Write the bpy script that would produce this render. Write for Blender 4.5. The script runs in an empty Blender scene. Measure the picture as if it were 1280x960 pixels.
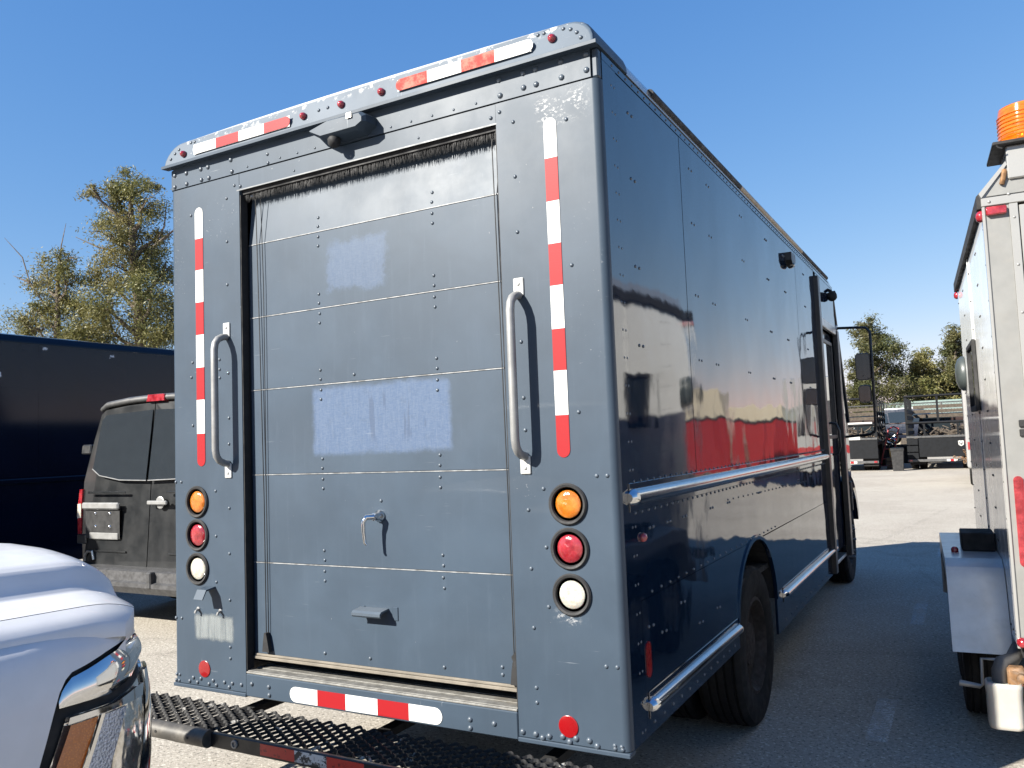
import bpy, bmesh, math, random
from mathutils import Vector, Matrix
random.seed(7)
R = math.radians
scene = bpy.context.scene
col = scene.collection

# ------------------------------------------------------------------ camera, light, exposure
def view_basis(yaw, pitch, roll):
    f = Vector((math.sin(yaw)*math.cos(pitch), math.cos(yaw)*math.cos(pitch), math.sin(pitch)))
    r = f.cross(Vector((0, 0, 1))).normalized(); u = r.cross(f)
    c, s = math.cos(roll), math.sin(roll)
    return c*r + s*u, c*u - s*r, f
cr, cu, cf = view_basis(R(-28.9788), R(4.1781), R(-2.2196))
cam = bpy.data.cameras.new('camera'); cam.sensor_width = 36.0; cam.lens = 28.72; cam.clip_end = 2000; cam.clip_start = 0.05
cam_ob = bpy.data.objects.new('camera', cam); col.objects.link(cam_ob)
mw = Matrix((cr, cu, -cf)).transposed().to_4x4(); mw.translation = (2.281, -2.739, 1.62)
cam_ob.matrix_world = mw
scene.camera = cam_ob

SUN_DIR = Vector((0.62, 1.0, -0.71)).normalized()          # the way the light travels
SUN_EL = math.asin(-SUN_DIR.z); SUN_AZ = math.atan2(-SUN_DIR.x, -SUN_DIR.y)
world = bpy.data.worlds.new('World'); scene.world = world; world.use_nodes = True
wn = world.node_tree; bg = wn.nodes['Background']
sky = wn.nodes.new('ShaderNodeTexSky'); sky.sky_type = 'NISHITA'; sky.sun_disc = False
sky.sun_elevation = SUN_EL; sky.sun_rotation = SUN_AZ; sky.altitude = 50; sky.air_density = 1.0; sky.dust_density = 0.1; sky.ozone_density = 2.2
sp = wn.nodes.new('ShaderNodeSeparateColor'); cb = wn.nodes.new('ShaderNodeCombineColor'); wn.links.new(sky.outputs[0], sp.inputs[0])
for i_, (gain_, gam_) in enumerate(((.483, 1.13), (.862, .74), (1.86, .42))):      # a camera-like response per channel for the clear sky
    pw = wn.nodes.new('ShaderNodeMath'); pw.operation = 'POWER'; pw.inputs[1].default_value = gam_; wn.links.new(sp.outputs[i_], pw.inputs[0])
    ml = wn.nodes.new('ShaderNodeMath'); ml.operation = 'MULTIPLY'; ml.inputs[1].default_value = gain_; wn.links.new(pw.outputs[0], ml.inputs[0]); wn.links.new(ml.outputs[0], cb.inputs[i_])
wn.links.new(cb.outputs[0], bg.inputs[0]); bg.inputs[1].default_value = 0.078
sun = bpy.data.lights.new('sun', 'SUN'); sun.energy = 5.0; sun.angle = R(0.53); sun.color = (1.0, 0.95, 0.86)
sun_ob = bpy.data.objects.new('sun', sun); col.objects.link(sun_ob)
sun_ob.rotation_euler = SUN_DIR.to_track_quat('-Z', 'Y').to_euler(); sun_ob.location = (-20, -30, 25)
scene.view_settings.view_transform = 'Standard'; scene.view_settings.look = 'None'
scene.view_settings.exposure = 1.55; scene.view_settings.gamma = 1.0

# ------------------------------------------------------------------ materials
class G:
    def __init__(s, name):
        s.m = bpy.data.materials.new(name); s.m.use_nodes = True; s.t = s.m.node_tree
        s.p = s.t.nodes['Principled BSDF']; s.out = s.t.nodes['Material Output']
    def n(s, kind, **kw):
        x = s.t.nodes.new(kind)
        for k, v in kw.items(): setattr(x, k, v)
        return x
    def set(s, sock, v):
        if isinstance(v, bpy.types.NodeSocket): s.t.links.new(v, sock)
        else: sock.default_value = v
    def math(s, op, a, b=0.0, c=0.0, clamp=False):
        x = s.n('ShaderNodeMath', operation=op, use_clamp=clamp)
        s.set(x.inputs[0], a); s.set(x.inputs[1], b); s.set(x.inputs[2], c); return x.outputs[0]
    def coord(s, kind='Object'): return s.n('ShaderNodeTexCoord').outputs[kind]
    def xyz(s, v):
        x = s.n('ShaderNodeSeparateXYZ'); s.set(x.inputs[0], v); return x.outputs
    def mapping(s, v, scale=(1, 1, 1), rot=(0, 0, 0), loc=(0, 0, 0)):
        x = s.n('ShaderNodeMapping'); s.set(x.inputs[0], v); x.inputs['Scale'].default_value = scale
        x.inputs['Rotation'].default_value = rot; x.inputs['Location'].default_value = loc; return x.outputs[0]
    def noise(s, v, scale, detail=4, rough=.55, dist=0.0):
        x = s.n('ShaderNodeTexNoise'); s.set(x.inputs['Vector'], v); x.inputs['Scale'].default_value = scale
        x.inputs['Detail'].default_value = detail; x.inputs['Roughness'].default_value = rough; x.inputs['Distortion'].default_value = dist
        return x.outputs[0]
    def voro(s, v, scale, feat='F1'):
        x = s.n('ShaderNodeTexVoronoi', feature=feat); s.set(x.inputs['Vector'], v); x.inputs['Scale'].default_value = scale; return x
    def ramp(s, f, lo, hi, a=0.0, b=1.0):
        x = s.n('ShaderNodeMapRange', interpolation_type='SMOOTHSTEP'); s.set(x.inputs[0], f)
        for i, v in enumerate((lo, hi, a, b)): s.set(x.inputs[i+1], v)
        return x.outputs[0]
    def mix(s, f, a, b):
        x = s.n('ShaderNodeMix', data_type='RGBA'); s.set(x.inputs[0], f)
        for k, v in ((6, a), (7, b)): s.set(x.inputs[k], (*v, 1.0) if isinstance(v, tuple) and len(v) == 3 else v)
        return x.outputs[2]
    def bump(s, h, strength=.2, dist=.01, normal=None):
        x = s.n('ShaderNodeBump'); s.set(x.inputs['Height'], h); x.inputs['Strength'].default_value = strength
        x.inputs['Distance'].default_value = dist
        if normal is not None: s.set(x.inputs['Normal'], normal)
        return x.outputs[0]
    def fin(s, **kw):
        names = dict(col='Base Color', rough='Roughness', metal='Metallic', coat='Coat Weight', coatr='Coat Roughness', normal='Normal', coatn='Coat Normal',
                     trans='Transmission Weight', ior='IOR', alpha='Alpha', spec='Specular IOR Level', emit='Emission Color', emits='Emission Strength', sss='Subsurface Weight')
        for k, v in kw.items():
            s.set(s.p.inputs[names[k]], (*v, 1.0) if isinstance(v, tuple) and len(v) == 3 else v)
        return s.m

KA = .80
def mk(name, c, rough=.5, metal=0.0, coat=0.0, var=.12, vs=9.0, bump=0.0, bs=220.0, dirt=0.0, dcol=(.16, .14, .11), ds=5.0, **kw):
    """a plain material with tone variation, fine grain and optional grime"""
    g = G(name); o = g.coord(); c = tuple(v*KA for v in c); dcol = tuple(v*KA for v in dcol)
    f = g.noise(o, vs, 5, .6)
    base = g.mix(g.ramp(f, .3, .7), tuple(x*(1-var) for x in c), tuple(min(1, x*(1+var)) for x in c))
    if dirt: base = g.mix(g.math('MULTIPLY', g.ramp(g.noise(o, ds, 7, .7, .6), .5, .72), dirt), base, dcol)
    a = dict(col=base, rough=g.ramp(g.noise(o, vs*1.7, 4), .25, .75, max(.02, rough*.8), min(1, rough*1.2)), metal=metal, coat=coat, **kw)
    if bump: a['normal'] = g.bump(g.noise(o, bs, 3, .6), bump, .004)
    return g.fin(**a)

def box_mask(g, a, b, x0, x1, z0, z1, soft, n=0.0):
    m = None
    for v, lo, hi in ((a, x0, x1), (b, z0, z1)):
        if n != 0.0: v = g.math('ADD', v, n)
        k = g.math('MULTIPLY', g.ramp(v, lo-soft, lo+soft), g.ramp(v, hi-soft, hi+soft, 1.0, 0.0))
        m = k if m is None else g.math('MULTIPLY', m, k)
    return m

def truck_paint(name, base, rough, coat, wave, specks=0.0, metal=0.0, patches=False, streaks=0.0, wscale=.9, chips=False, scuffs=(), spec=.5, ior=1.5):
    g = G(name); o = g.coord(); X = g.xyz(o); base = tuple(v*KA for v in base)
    f = g.noise(o, 2.2, 6, .6, .3)
    c = g.mix(g.ramp(f, .3, .72), tuple(v*.9 for v in base), tuple(v*1.12 for v in base))
    ro = g.ramp(g.noise(o, 3.0, 5, .65), .3, .7, rough*.92, rough*1.08)
    if streaks:
        st = g.noise(g.mapping(o, (9, 9, .7)), 3.0, 6, .7)
        c = g.mix(g.math('MULTIPLY', g.ramp(st, .52, .75), streaks), c, tuple(min(1, v*1.7+.03) for v in base))
    if patches:
        nn = g.math('MULTIPLY', g.math('SUBTRACT', g.noise(o, 9, 7, .8), .5), .15)
        m1 = box_mask(g, X[0], X[2], -.18, .14, 2.335, 2.55, .02, nn)
        m2 = box_mask(g, X[0], X[2], -.29, .445, 1.605, 1.90, .016, g.math('MULTIPLY', nn, .42))
        m = g.math('MAXIMUM', g.math('MULTIPLY', m1, .62), m2)
        scr = g.noise(g.mapping(o, (120, 120, 18), (0, .5, 0)), 1.0, 4, .8)
        scr2 = g.noise(g.mapping(o, (40, 40, 160), (0, .35, 0)), 1.0, 4, .8)
        tone = g.ramp(g.math('ADD', g.math('MULTIPLY', scr, .5), g.math('MULTIPLY', scr2, .5)), .38, .64)
        pc = g.mix(tone, (.052, .082, .142), (.076, .106, .162))
        runs = g.math('MULTIPLY', g.ramp(g.noise(g.mapping(o, (34, 34, 4)), 1.0, 2), .60, .66), box_mask(g, X[0], X[2], .0, .42, 1.66, 1.86, .03))
        pc = g.mix(g.math('MULTIPLY', runs, .45), pc, (.035, .05, .085))
        c = g.mix(g.math('MULTIPLY', m, g.ramp(g.noise(o, 26, 6, .8), .22, .5, .6, 1.0)), c, pc)
        ro = g.math('MAXIMUM', ro, g.math('MULTIPLY', m, .65))
    if specks:
        q = g.noise(g.mapping(o, (1, 1, .55), (0, .6, 0)), 85, 2, .5)
        q2 = g.noise(o, 2.6, 4, .7)
        sp = g.math('MULTIPLY', g.ramp(q, .735, .765), g.ramp(q2, .5, .66))
        c = g.mix(g.math('MULTIPLY', sp, specks), c, (.4, .4, .39))
        k1 = g.noise(g.mapping(o, (6, 6, 150), (0, .22, .0)), 1.0, 2, .4); k2 = g.noise(g.mapping(o, (130, 130, 7), (0, -.3, 0)), 1.0, 2, .4)
        sc = g.math('MULTIPLY', g.math('MAXIMUM', g.ramp(k1, .72, .76), g.ramp(k2, .735, .775)), g.ramp(g.noise(o, 4.1, 3, .6), .5, .62))
        c = g.mix(g.math('MULTIPLY', sc, .5*specks), c, (.26, .28, .30))
    for x0, x1, z0, z1, th in scuffs:
        q = g.noise(g.mapping(o, (1, 1, 1.6), (0, .5, 0)), 55, 6, .75); q3 = g.noise(o, 9, 4, .7)
        c = g.mix(g.math('MULTIPLY', g.math('MULTIPLY', g.ramp(q, th, th+.06), g.ramp(q3, .42, .58)), box_mask(g, X[0], X[2], x0, x1, z0, z1, .03, g.math('MULTIPLY', g.math('SUBTRACT', q3, .5), .1))), c, (.34, .34, .34))
    if chips:
        ch = g.math('MULTIPLY', g.ramp(g.noise(o, 16, 6, .72), .54, .6), g.ramp(X[2], 3.15, 3.2))
        ch = g.math('MAXIMUM', ch, g.ramp(X[2], 3.188, 3.2, 0, .75))
        c = g.mix(g.math('MULTIPLY', ch, .9), c, (.5, .49, .46))
    h = g.noise(o, wscale, 2, .4); h2 = g.noise(o, 5.5, 2, .5)
    n1 = g.bump(g.math('ADD', h, g.math('MULTIPLY', h2, .06)), wave, .05)
    n2 = g.bump(g.noise(o, 260, 2, .5), .03, .001, n1)
    return g.fin(col=c, rough=ro, coat=coat, coatr=.03, normal=n2, coatn=n1, spec=spec, ior=ior, metal=metal)

def ground_mat():
    g = G('worn_lot_surface'); o = g.coord()
    big = g.noise(o, .35, 5, .6, .4); mid = g.noise(o, 2.2, 6, .65)
    v = g.voro(o, 95).outputs['Color']; vv = g.xyz(v)[0]; fine = g.noise(o, 180, 3, .7)
    c = g.mix(g.ramp(big, .35, .68), (.31, .28, .24), (.39, .36, .31))
    c = g.mix(g.math('MULTIPLY', g.ramp(mid, .46, .7), .4), c, (.44, .41, .355))
    c = g.mix(g.math('MULTIPLY', g.ramp(g.noise(o, 1.1, 6, .7, .8), .56, .70), .5), c, (.15, .135, .115))
    c = g.mix(g.ramp(vv, .0, 1.0, 0, .55), c, (.27, .245, .205))
    c = g.mix(g.ramp(fine, .55, .72, 0, .65), c, (.13, .12, .11))
    c = g.mix(g.ramp(g.noise(o, 110, 2, .5), .62, .74, 0, .6), c, (.55, .53, .48))
    c = g.mix(g.ramp(g.noise(o, 52, 3, .6), .54, .64, 0, .8), c, (.12, .11, .095)); c = g.mix(g.ramp(g.noise(g.mapping(o, (1, 1, 1), (0, 0, .7), (7, 3, 0)), 44, 3, .6), .56, .66, 0, .75), c, (.58, .54, .47))
    cr = g.voro(g.mapping(o, (1, 1, 1), (0, 0, .4)), .16, 'DISTANCE_TO_EDGE').outputs[0]
    crn = g.math('ADD', cr, g.math('MULTIPLY', g.math('SUBTRACT', g.noise(o, 2.2, 6, .7), .5), .05))
    c = g.mix(g.math('MULTIPLY', g.ramp(g.math('ABSOLUTE', crn), .0015, .005, 1, 0), .12), c, (.06, .055, .05))
    n = g.bump(g.math('ADD', g.math('MULTIPLY', vv, .5), fine), .55, .006)
    return g.fin(col=c, rough=.92, normal=n, spec=.1)

def lens_mat(name, c, facet=90, tr=.35):
    g = G(name); o = g.coord(); X = g.xyz(o); c = tuple(v*KA for v in c)
    ch = g.n('ShaderNodeTexChecker'); g.set(ch.inputs['Vector'], g.mapping(o, (1, 1, 1), (0, .78, 0))); ch.inputs['Scale'].default_value = facet
    f = g.noise(o, 22, 4, .6)
    cc = g.mix(g.ramp(f, .3, .7), tuple(v*.7 for v in c), tuple(min(1, v*1.25+.02) for v in c))
    return g.fin(col=cc, rough=.12, coat=1.0, coatr=.03, sss=tr, normal=g.bump(g.math('ADD', ch.outputs[1], f), .6, .005))

def leaf_mat(name, a, b, tcol):
    g = G(name); geo = g.n('ShaderNodeNewGeometry')
    rnd = geo.outputs['Random Per Island']; f = g.noise(g.coord(), .55, 3, .6)
    c = g.mix(rnd, a, b); c = g.mix(g.math('MULTIPLY', g.ramp(f, .35, .7), .6), c, tcol)
    g.fin(col=c, rough=.5, spec=.35)
    tl = g.n('ShaderNodeBsdfTranslucent'); g.set(tl.inputs[0], c)
    mx = g.n('ShaderNodeMixShader'); mx.inputs[0].default_value = .3
    g.t.links.new(g.p.outputs[0], mx.inputs[1]); g.t.links.new(tl.outputs[0], mx.inputs[2]); g.t.links.new(mx.outputs[0], g.out.inputs[0])
    return g.m

def paint_mark_mat():
    g = G('worn_white_paint'); o = g.coord()
    a = g.math('MULTIPLY', g.ramp(g.noise(o, 60, 4, .7), .3, .65), g.ramp(g.noise(o, 3, 5, .7), .25, .6))
    return g.fin(col=(.62, .61, .58), rough=.9, alpha=g.math('MULTIPLY', a, .8))

BASE = (.045, .065, .091)
MT = {}
def mats():
    M = MT
    M['rear'] = truck_paint('rear_wall_paint', BASE, .46, .06, .09, specks=.85, streaks=.08, spec=.22, scuffs=((.93, 1.13, 2.84, 2.94, .52), (-.92, -.70, 2.66, 2.86, .60), (.92, 1.02, .965, 1.0, .5), (.66, .86, 1.40, 1.52, .6), (1.02, 1.17, 1.9, 2.5, .62), (-1.17, -1.08, 2.4, 2.9, .6)))
    M['door'] = truck_paint('roll_door_paint', tuple(v*1.06 for v in BASE), .46, .06, .10, specks=.35, patches=True, streaks=.10, spec=.22)
    M['cap'] = truck_paint('roof_cap_paint', tuple(v*1.3 for v in BASE), .5, .05, .05, specks=.9, chips=True, spec=.25)
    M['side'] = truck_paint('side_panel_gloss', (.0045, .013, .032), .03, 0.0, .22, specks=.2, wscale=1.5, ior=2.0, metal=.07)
    M['navy'] = truck_paint('navy_gloss', (.0025, .006, .019), .12, 0.0, .05, specks=.08, spec=.3)
    M['rivet'] = mk('rivet_paint', (.07, .09, .115), .4, coat=.2)
    M['alu'] = mk('bare_aluminium', (.62, .61, .58), .38, .85, var=.15, dirt=.35, dcol=(.3, .28, .24))
    M['bright'] = mk('bright_trim', (.75, .76, .78), .1, 1.0, var=.05)
    M['chrome'] = mk('chrome', (.8, .81, .82), .07, 1.0, var=.03)
    M['steel'] = mk('painted_steel_grey', (.30, .30, .295), .42, .3, var=.1, dirt=.3)
    M['white'] = mk('tab_white', (.5, .5, .48), .4, var=.08, dirt=.2)
    M['tread'] = mk('sill_tread', (.22, .215, .20), .6, .3, var=.25, vs=25, bump=.3, bs=90, dirt=.5, dcol=(.2, .17, .13))
    M['rubber'] = mk('black_rubber', (.016, .016, .017), .75, var=.3, bump=.3, dirt=.35, dcol=(.06, .055, .05), ds=9)
    M['tyre'] = mk('tyre_rubber', (.013, .013, .013), .9, var=.3, bump=.4, bs=120, dirt=.4, dcol=(.032, .028, .024), ds=6, spec=.2)
    M['black'] = mk('black_paint', (.017, .018, .02), .38, var=.2, bump=.1, dirt=.35, dcol=(.08, .07, .06), ds=14)
    M['blackmatte'] = mk('black_matte', (.012, .012, .013), .8, var=.2)
    M['seal'] = mk('tan_door_seal', (.2, .175, .14), .8, var=.2, bump=.3)
    M['dark'] = mk('dark_interior', (.02, .02, .022), .9)
    M['rim'] = mk('rusty_rim', (.022, .016, .013), .8, .2, var=.4, vs=20, dirt=.4, dcol=(.04, .022, .015))
    def tape(name, c):
        g = G(name); o = g.coord(); c = tuple(v*KA for v in c)
        ch = g.voro(o, 260).outputs[0]
        cc = g.mix(g.ramp(g.noise(o, 30, 5, .7), .62, .74, 0, .35), c, tuple(v*.45+.02 for v in c))
        return g.fin(col=cc, rough=.5, normal=g.bump(ch, .12, .001), spec=.2)
    M['tapered'] = tape('red_reflective_tape', (.30, .010, .014)); M['tapewhite'] = tape('white_reflective_tape', (.62, .62, .60))
    g = G('faded_red_tape'); o = g.coord()
    M['tapefaded'] = g.fin(col=g.mix(g.ramp(g.noise(o, 14, 6, .7), .46, .62), (.30, .03, .025), (.34, .12, .09)), rough=.6, spec=.1)
    M['red'] = lens_mat('red_lens', (.28, .010, .018)); M['amber'] = lens_mat('amber_lens', (.50, .145, .004), 60)
    M['clear'] = lens_mat('clear_lens', (.52, .49, .42), 120, .2)
    M['reddot'] = mk('red_reflector', (.24, .004, .006), .25, coat=.7, var=.08)
    M['silver'] = mk('white_silver_body_paint', (.68, .68, .69), .4, 0.0, coat=.3, var=.03, coatr=.03)
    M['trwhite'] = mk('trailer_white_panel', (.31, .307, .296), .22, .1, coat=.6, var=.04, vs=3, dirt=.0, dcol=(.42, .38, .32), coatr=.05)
    M['trsunside'] = mk('trailer_sunlit_side', (.92, .92, .90), .25, .0, coat=.6, var=.03, vs=3, coatr=.06)  # far paler than the other trailer white: sunlight put into the side's colour
    M['railmetal'] = mk('dull_rail_metal', (.62, .63, .65), .15, 1.0, var=.06)
    M['trgrey'] = mk('trailer_grey_panel', (.23, .23, .22), .4, .1, coat=.2, var=.06, dirt=.15, dcol=(.3, .27, .23))
    M['fender'] = mk('fender_metal', (.62, .62, .62), .35, .25, coat=.2, var=.08, dirt=.25)
    M['plastic'] = mk('white_plastic', (.42, .405, .365), .45, var=.06, sss=.2)
    M['rust'] = mk('rusty_pipe', (.24, .13, .06), .7, .4, var=.4, vs=30, dirt=.6, dcol=(.5, .45, .4))
    M['van'] = mk('charcoal_van_paint', (.010, .0115, .013), .35, .0, coat=.4, var=.1, vs=3, dirt=.12, dcol=(.026, .025, .024), ds=2)
    M['vanglass'] = mk('tinted_glass', (.03, .036, .042), .03, 0.0, coat=1.0, var=.05, coatr=.01, ior=2.8)
    M['glass'] = mk('window_glass', (.02, .026, .03), .03, coat=1.0, var=.05, coatr=.01)
    M['bumper'] = mk('weathered_bumper', (.085, .085, .088), .5, .4, var=.25, vs=18, dirt=.7, dcol=(.05, .048, .045), ds=16)
    M['ground'] = ground_mat(); M['mark'] = paint_mark_mat()
    M['bark'] = mk('bark', (.13, .10, .075), .9, var=.4, vs=6, bump=.6, bs=25)
    M['gumleaf'] = leaf_mat('gum_leaf', (.06, .076, .022), (.19, .18, .06), (.25, .20, .08))
    M['oakleaf'] = leaf_mat('dark_leaf', (.03, .042, .016), (.085, .092, .032), (.14, .115, .045))
    M['darkbox'] = mk('black_truck_steel', (.005, .006, .008), .6, var=.3, dirt=.2, dcol=(.02, .019, .018), ds=5, spec=.2)
    M['wood'] = mk('weathered_wood', (.075, .058, .042), .85, var=.35, vs=12, bump=.3)
    M['suvblue'] = mk('dark_blue_car_paint', (.006, .010, .024), .3, .0, coat=.25, var=.05)
    M['redpaint'] = mk('red_paint', (.30, .02, .022), .45, coat=.2, var=.15, dirt=.3)
    M['yellow'] = mk('yellow_plastic', (.45, .25, .01), .5, var=.1)
    M['cream'] = mk('cream_panel', (.42, .37, .28), .5, var=.08, dirt=.2)
    M['green'] = mk('grey_green_panel', (.22, .28, .25), .6, var=.12)
    M['fence'] = mk('galvanised_pipe', (.10, .10, .10), .5, .5, var=.2)
    M['soil'] = mk('brown_soil', (.2, .15, .11), .95, var=.4, vs=3, bump=.6, bs=20)
    M['tan'] = mk('translucent_roof_edge', (.34, .27, .18), .5, var=.2)
    g = G('amber_beacon'); o = g.coord(); X = g.xyz(o)
    M['beacon'] = g.fin(col=g.mix(g.ramp(g.noise(g.mapping(o, (3, 3, 22)), 6, 4), .3, .7), (.55, .10, .0), (.75, .22, .01)), rough=.12, trans=.45, ior=1.4, coat=1.0)
mats()
# ------------------------------------------------------------------ mesh builder
class MB:
    def __init__(s): s.bm = bmesh.new()
    def _add(s, verts, faces):
        v = [s.bm.verts.new(p) for p in verts]
        for f in faces:
            try: s.bm.faces.new([v[i] for i in f])
            except ValueError: pass
        return v
    def box(s, x0, x1, y0, y1, z0, z1, bev=0.0, seg=1, rot=None, piv=None):
        t = bmesh.new()
        vs = [t.verts.new((x, y, z)) for x in (x0, x1) for y in (y0, y1) for z in (z0, z1)]
        for f in ((0, 1, 3, 2), (4, 6, 7, 5), (0, 4, 5, 1), (2, 3, 7, 6), (0, 2, 6, 4), (1, 5, 7, 3)): t.faces.new([vs[i] for i in f])
        if bev: bmesh.ops.bevel(t, geom=t.edges[:], offset=bev, segments=seg, affect='EDGES', profile=.5)
        return s.merge(t, rot, piv)
    def merge(s, t, rot=None, piv=None):
        if rot is not None:
            m = Matrix.Translation(Vector(piv or (0, 0, 0))) @ rot.to_4x4() @ Matrix.Translation(-Vector(piv or (0, 0, 0)))
            bmesh.ops.transform(t, matrix=m, verts=t.verts[:])
        t.verts.index_update()
        s._add([v.co.copy() for v in t.verts], [[v.index for v in f.verts] for f in t.faces]); t.free(); return s
    def prism(s, poly, axis, a0, a1):
        """poly: 2D points; axis 'x': (y,z), 'y': (x,z), 'z': (x,y)"""
        def P(p, a): return {'x': (a, p[0], p[1]), 'y': (p[0], a, p[1]), 'z': (p[0], p[1], a)}[axis]
        n = len(poly)
        s._add([P(p, a0) for p in poly]+[P(p, a1) for p in poly],
               [list(range(n)), list(range(2*n-1, n-1, -1))]+[[i, (i+1) % n, n+(i+1) % n, n+i] for i in range(n)]); return s
    def loft(s, rings, closed=True, cap=True):
        n = len(rings[0]); vs = [p for r in rings for p in r]; f = []
        for k in range(len(rings)-1):
            for i in range(n if closed else n-1):
                j = (i+1) % n; f.append([k*n+i, k*n+j, (k+1)*n+j, (k+1)*n+i])
        if cap and closed: f += [list(range(n)), list(range(len(vs)-1, len(vs)-n-1, -1))]
        s._add(vs, f); return s
    def tube(s, pts, r, n=8, cap=True):
        pts = [Vector(p) for p in pts]; rings = []
        rr = r if isinstance(r, (list, tuple)) else [r]*len(pts)
        t = (pts[1]-pts[0]).normalized(); a = t.orthogonal().normalized()
        for i, p in enumerate(pts):
            t = (pts[min(i+1, len(pts)-1)]-pts[max(i-1, 0)]).normalized()
            a = (a-t*a.dot(t)).normalized(); b = t.cross(a)
            rings.append([p+(a*math.cos(2*math.pi*k/n)+b*math.sin(2*math.pi*k/n))*rr[i] for k in range(n)])
        return s.loft(rings, True, cap)
    def lathe(s, prof, o, axis, n=24, cap=True):
        """prof: list of (radius, distance along axis)"""
        ax = Vector(axis).normalized(); a = ax.orthogonal().normalized(); b = ax.cross(a); o = Vector(o)
        return s.loft([[o+ax*h+(a*math.cos(2*math.pi*k/n)+b*math.sin(2*math.pi*k/n))*max(r, 1e-4) for k in range(n)] for r, h in prof], True, cap)
    def rivet(s, p, nrm=(0, -1, 0), r=.008, n=7): return s.lathe([(r, -.001), (r*.9, r*.3), (r*.5, r*.58), (r*.1, r*.64)], p, nrm, n)
    def quad(s, *p): s._add(p, [list(range(len(p)))]); return s
    def build(s, name, mat, parent=None, smooth=38, label=None, kind=None, normals=True):
        if normals: bmesh.ops.recalc_face_normals(s.bm, faces=s.bm.faces[:])
        me = bpy.data.meshes.new(name); s.bm.to_mesh(me); s.bm.free()
        if smooth:
            for p in me.polygons: p.use_smooth = True
            if smooth < 180: me.set_sharp_from_angle(angle=R(smooth))
        me.materials.append(MT[mat] if isinstance(mat, str) else mat)
        ob = bpy.data.objects.new(name, me); col.objects.link(ob)
        if 0 < smooth < 45 and len(me.polygons) < 900:
            w = ob.modifiers.new('weighted', 'WEIGHTED_NORMAL'); w.keep_sharp = True; w.weight = 90
        if parent is not None: ob.parent = parent
        if label: ob['label'] = label
        if kind: ob['kind'] = kind
        return ob

def tag(o, label, cat, group=None, kind=None):
    if label: o['label'] = label
    if cat: o['category'] = cat
    if group: o['group'] = group
    if kind: o['kind'] = kind
    return o
def thing(name, label, cat, loc=(0, 0, 0), rz=0.0, group=None):
    o = bpy.data.objects.new(name, None); col.objects.link(o); o.location = loc; o.rotation_euler = (0, 0, rz); o.empty_display_size = .2
    return tag(o, label, cat, group)
def copy_tree(o, parent=None):
    c = o.copy(); col.objects.link(c)
    if parent is not None: c.parent = parent
    for ch in list(o.children): copy_tree(ch, c)
    return c
def shared(ob, name, parent, loc=(0, 0, 0), rot=(0, 0, 0)):
    """another instance of a part that shares the mesh"""
    c = ob.copy(); c.name = name; col.objects.link(c); c.parent = parent; c.location = loc; c.rotation_euler = rot
    return c
def arc(cx, cy, r, a0, a1, n): return [(cx+r*math.cos(R(a0+(a1-a0)*i/n)), cy+r*math.sin(R(a0+(a1-a0)*i/n))) for i in range(n+1)]

def wheel(parent, x, y, r, w, side, rim='rim', rim_r=None, studs=0, name='wheel'):
    """outer face towards side*x; tyre with grooves, rim and hub"""
    rr = rim_r or r*.6; d = Vector((side, 0, 0)); o = (x-side*w, y, r)
    m = MB()
    prof = [(rr, w*.06), (rr+.012, 0), (r*.93, 0), (r*.985, w*.1)]
    for k in range(4):
        a = w*(.14+.18*k); prof += [(r, a), (r, a+w*.13), (r*.975, a+w*.135), (r*.975, a+w*.175)]
    prof += [(r, w*.88), (r*.99, w*.92), (r*.95, w*.99), (rr+(r-rr)*.55, w*1.02), (rr+.02, w*.99), (rr, w*.95)]
    m.lathe(prof, o, d, 48, cap=False)
    ty = m.build(name, 'tyre', parent, 30)
    q = MB(); q.lathe([(rr, w*.1), (rr, w*.95), (rr-.018, w*.97), (rr-.03, w*.9), (rr*.8, w*.72), (rr*.45, w*.74), (rr*.43, w*.82), (rr*.3, w*.84), (.02, w*.85)], o, d, 32)
    q.build('rim', rim, ty)
    if studs:
        b = MB()
        for k in range(8):
            a = k*math.pi/4; c = Vector((x-side*w*.26, y+rr*.62*math.cos(a), r+rr*.62*math.sin(a)))
            b.lathe([(.018, 0), (.018, .03), (.011, .032), (.011, studs), (.002, studs+.004)], c, d, 6)
        b.build('lug_nuts', 'steel', ty)
    return ty

# ------------------------------------------------------------------ ground, markings
g_ = MB(); g_.quad((-500, -500, 0), (500, -500, 0), (500, 700, 0), (-500, 700, 0))
tag(g_.build('ground', 'ground', smooth=0), None, None, kind='structure')
for (x, y, w, l) in ((1.80, 5.33, .10, .95), (1.75, 2.35, .11, .75), (1.88, 9.3, .10, .8), (1.70, .1, .11, .7)):
    m = MB(); m.quad((x-w/2, y-l/2, .004), (x+w/2, y-l/2, .004), (x+w/2, y+l/2, .004), (x-w/2, y+l/2, .004))
    tag(m.build('painted_marking', 'mark', smooth=0), None, None, kind='structure')

# ------------------------------------------------------------------ the delivery truck (rear wall at y=0, right side at x=1.18)
def side_panel(mb, poly, x, t=.012):
    mb.prism(poly, 'x', x-t, x); return mb

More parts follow.
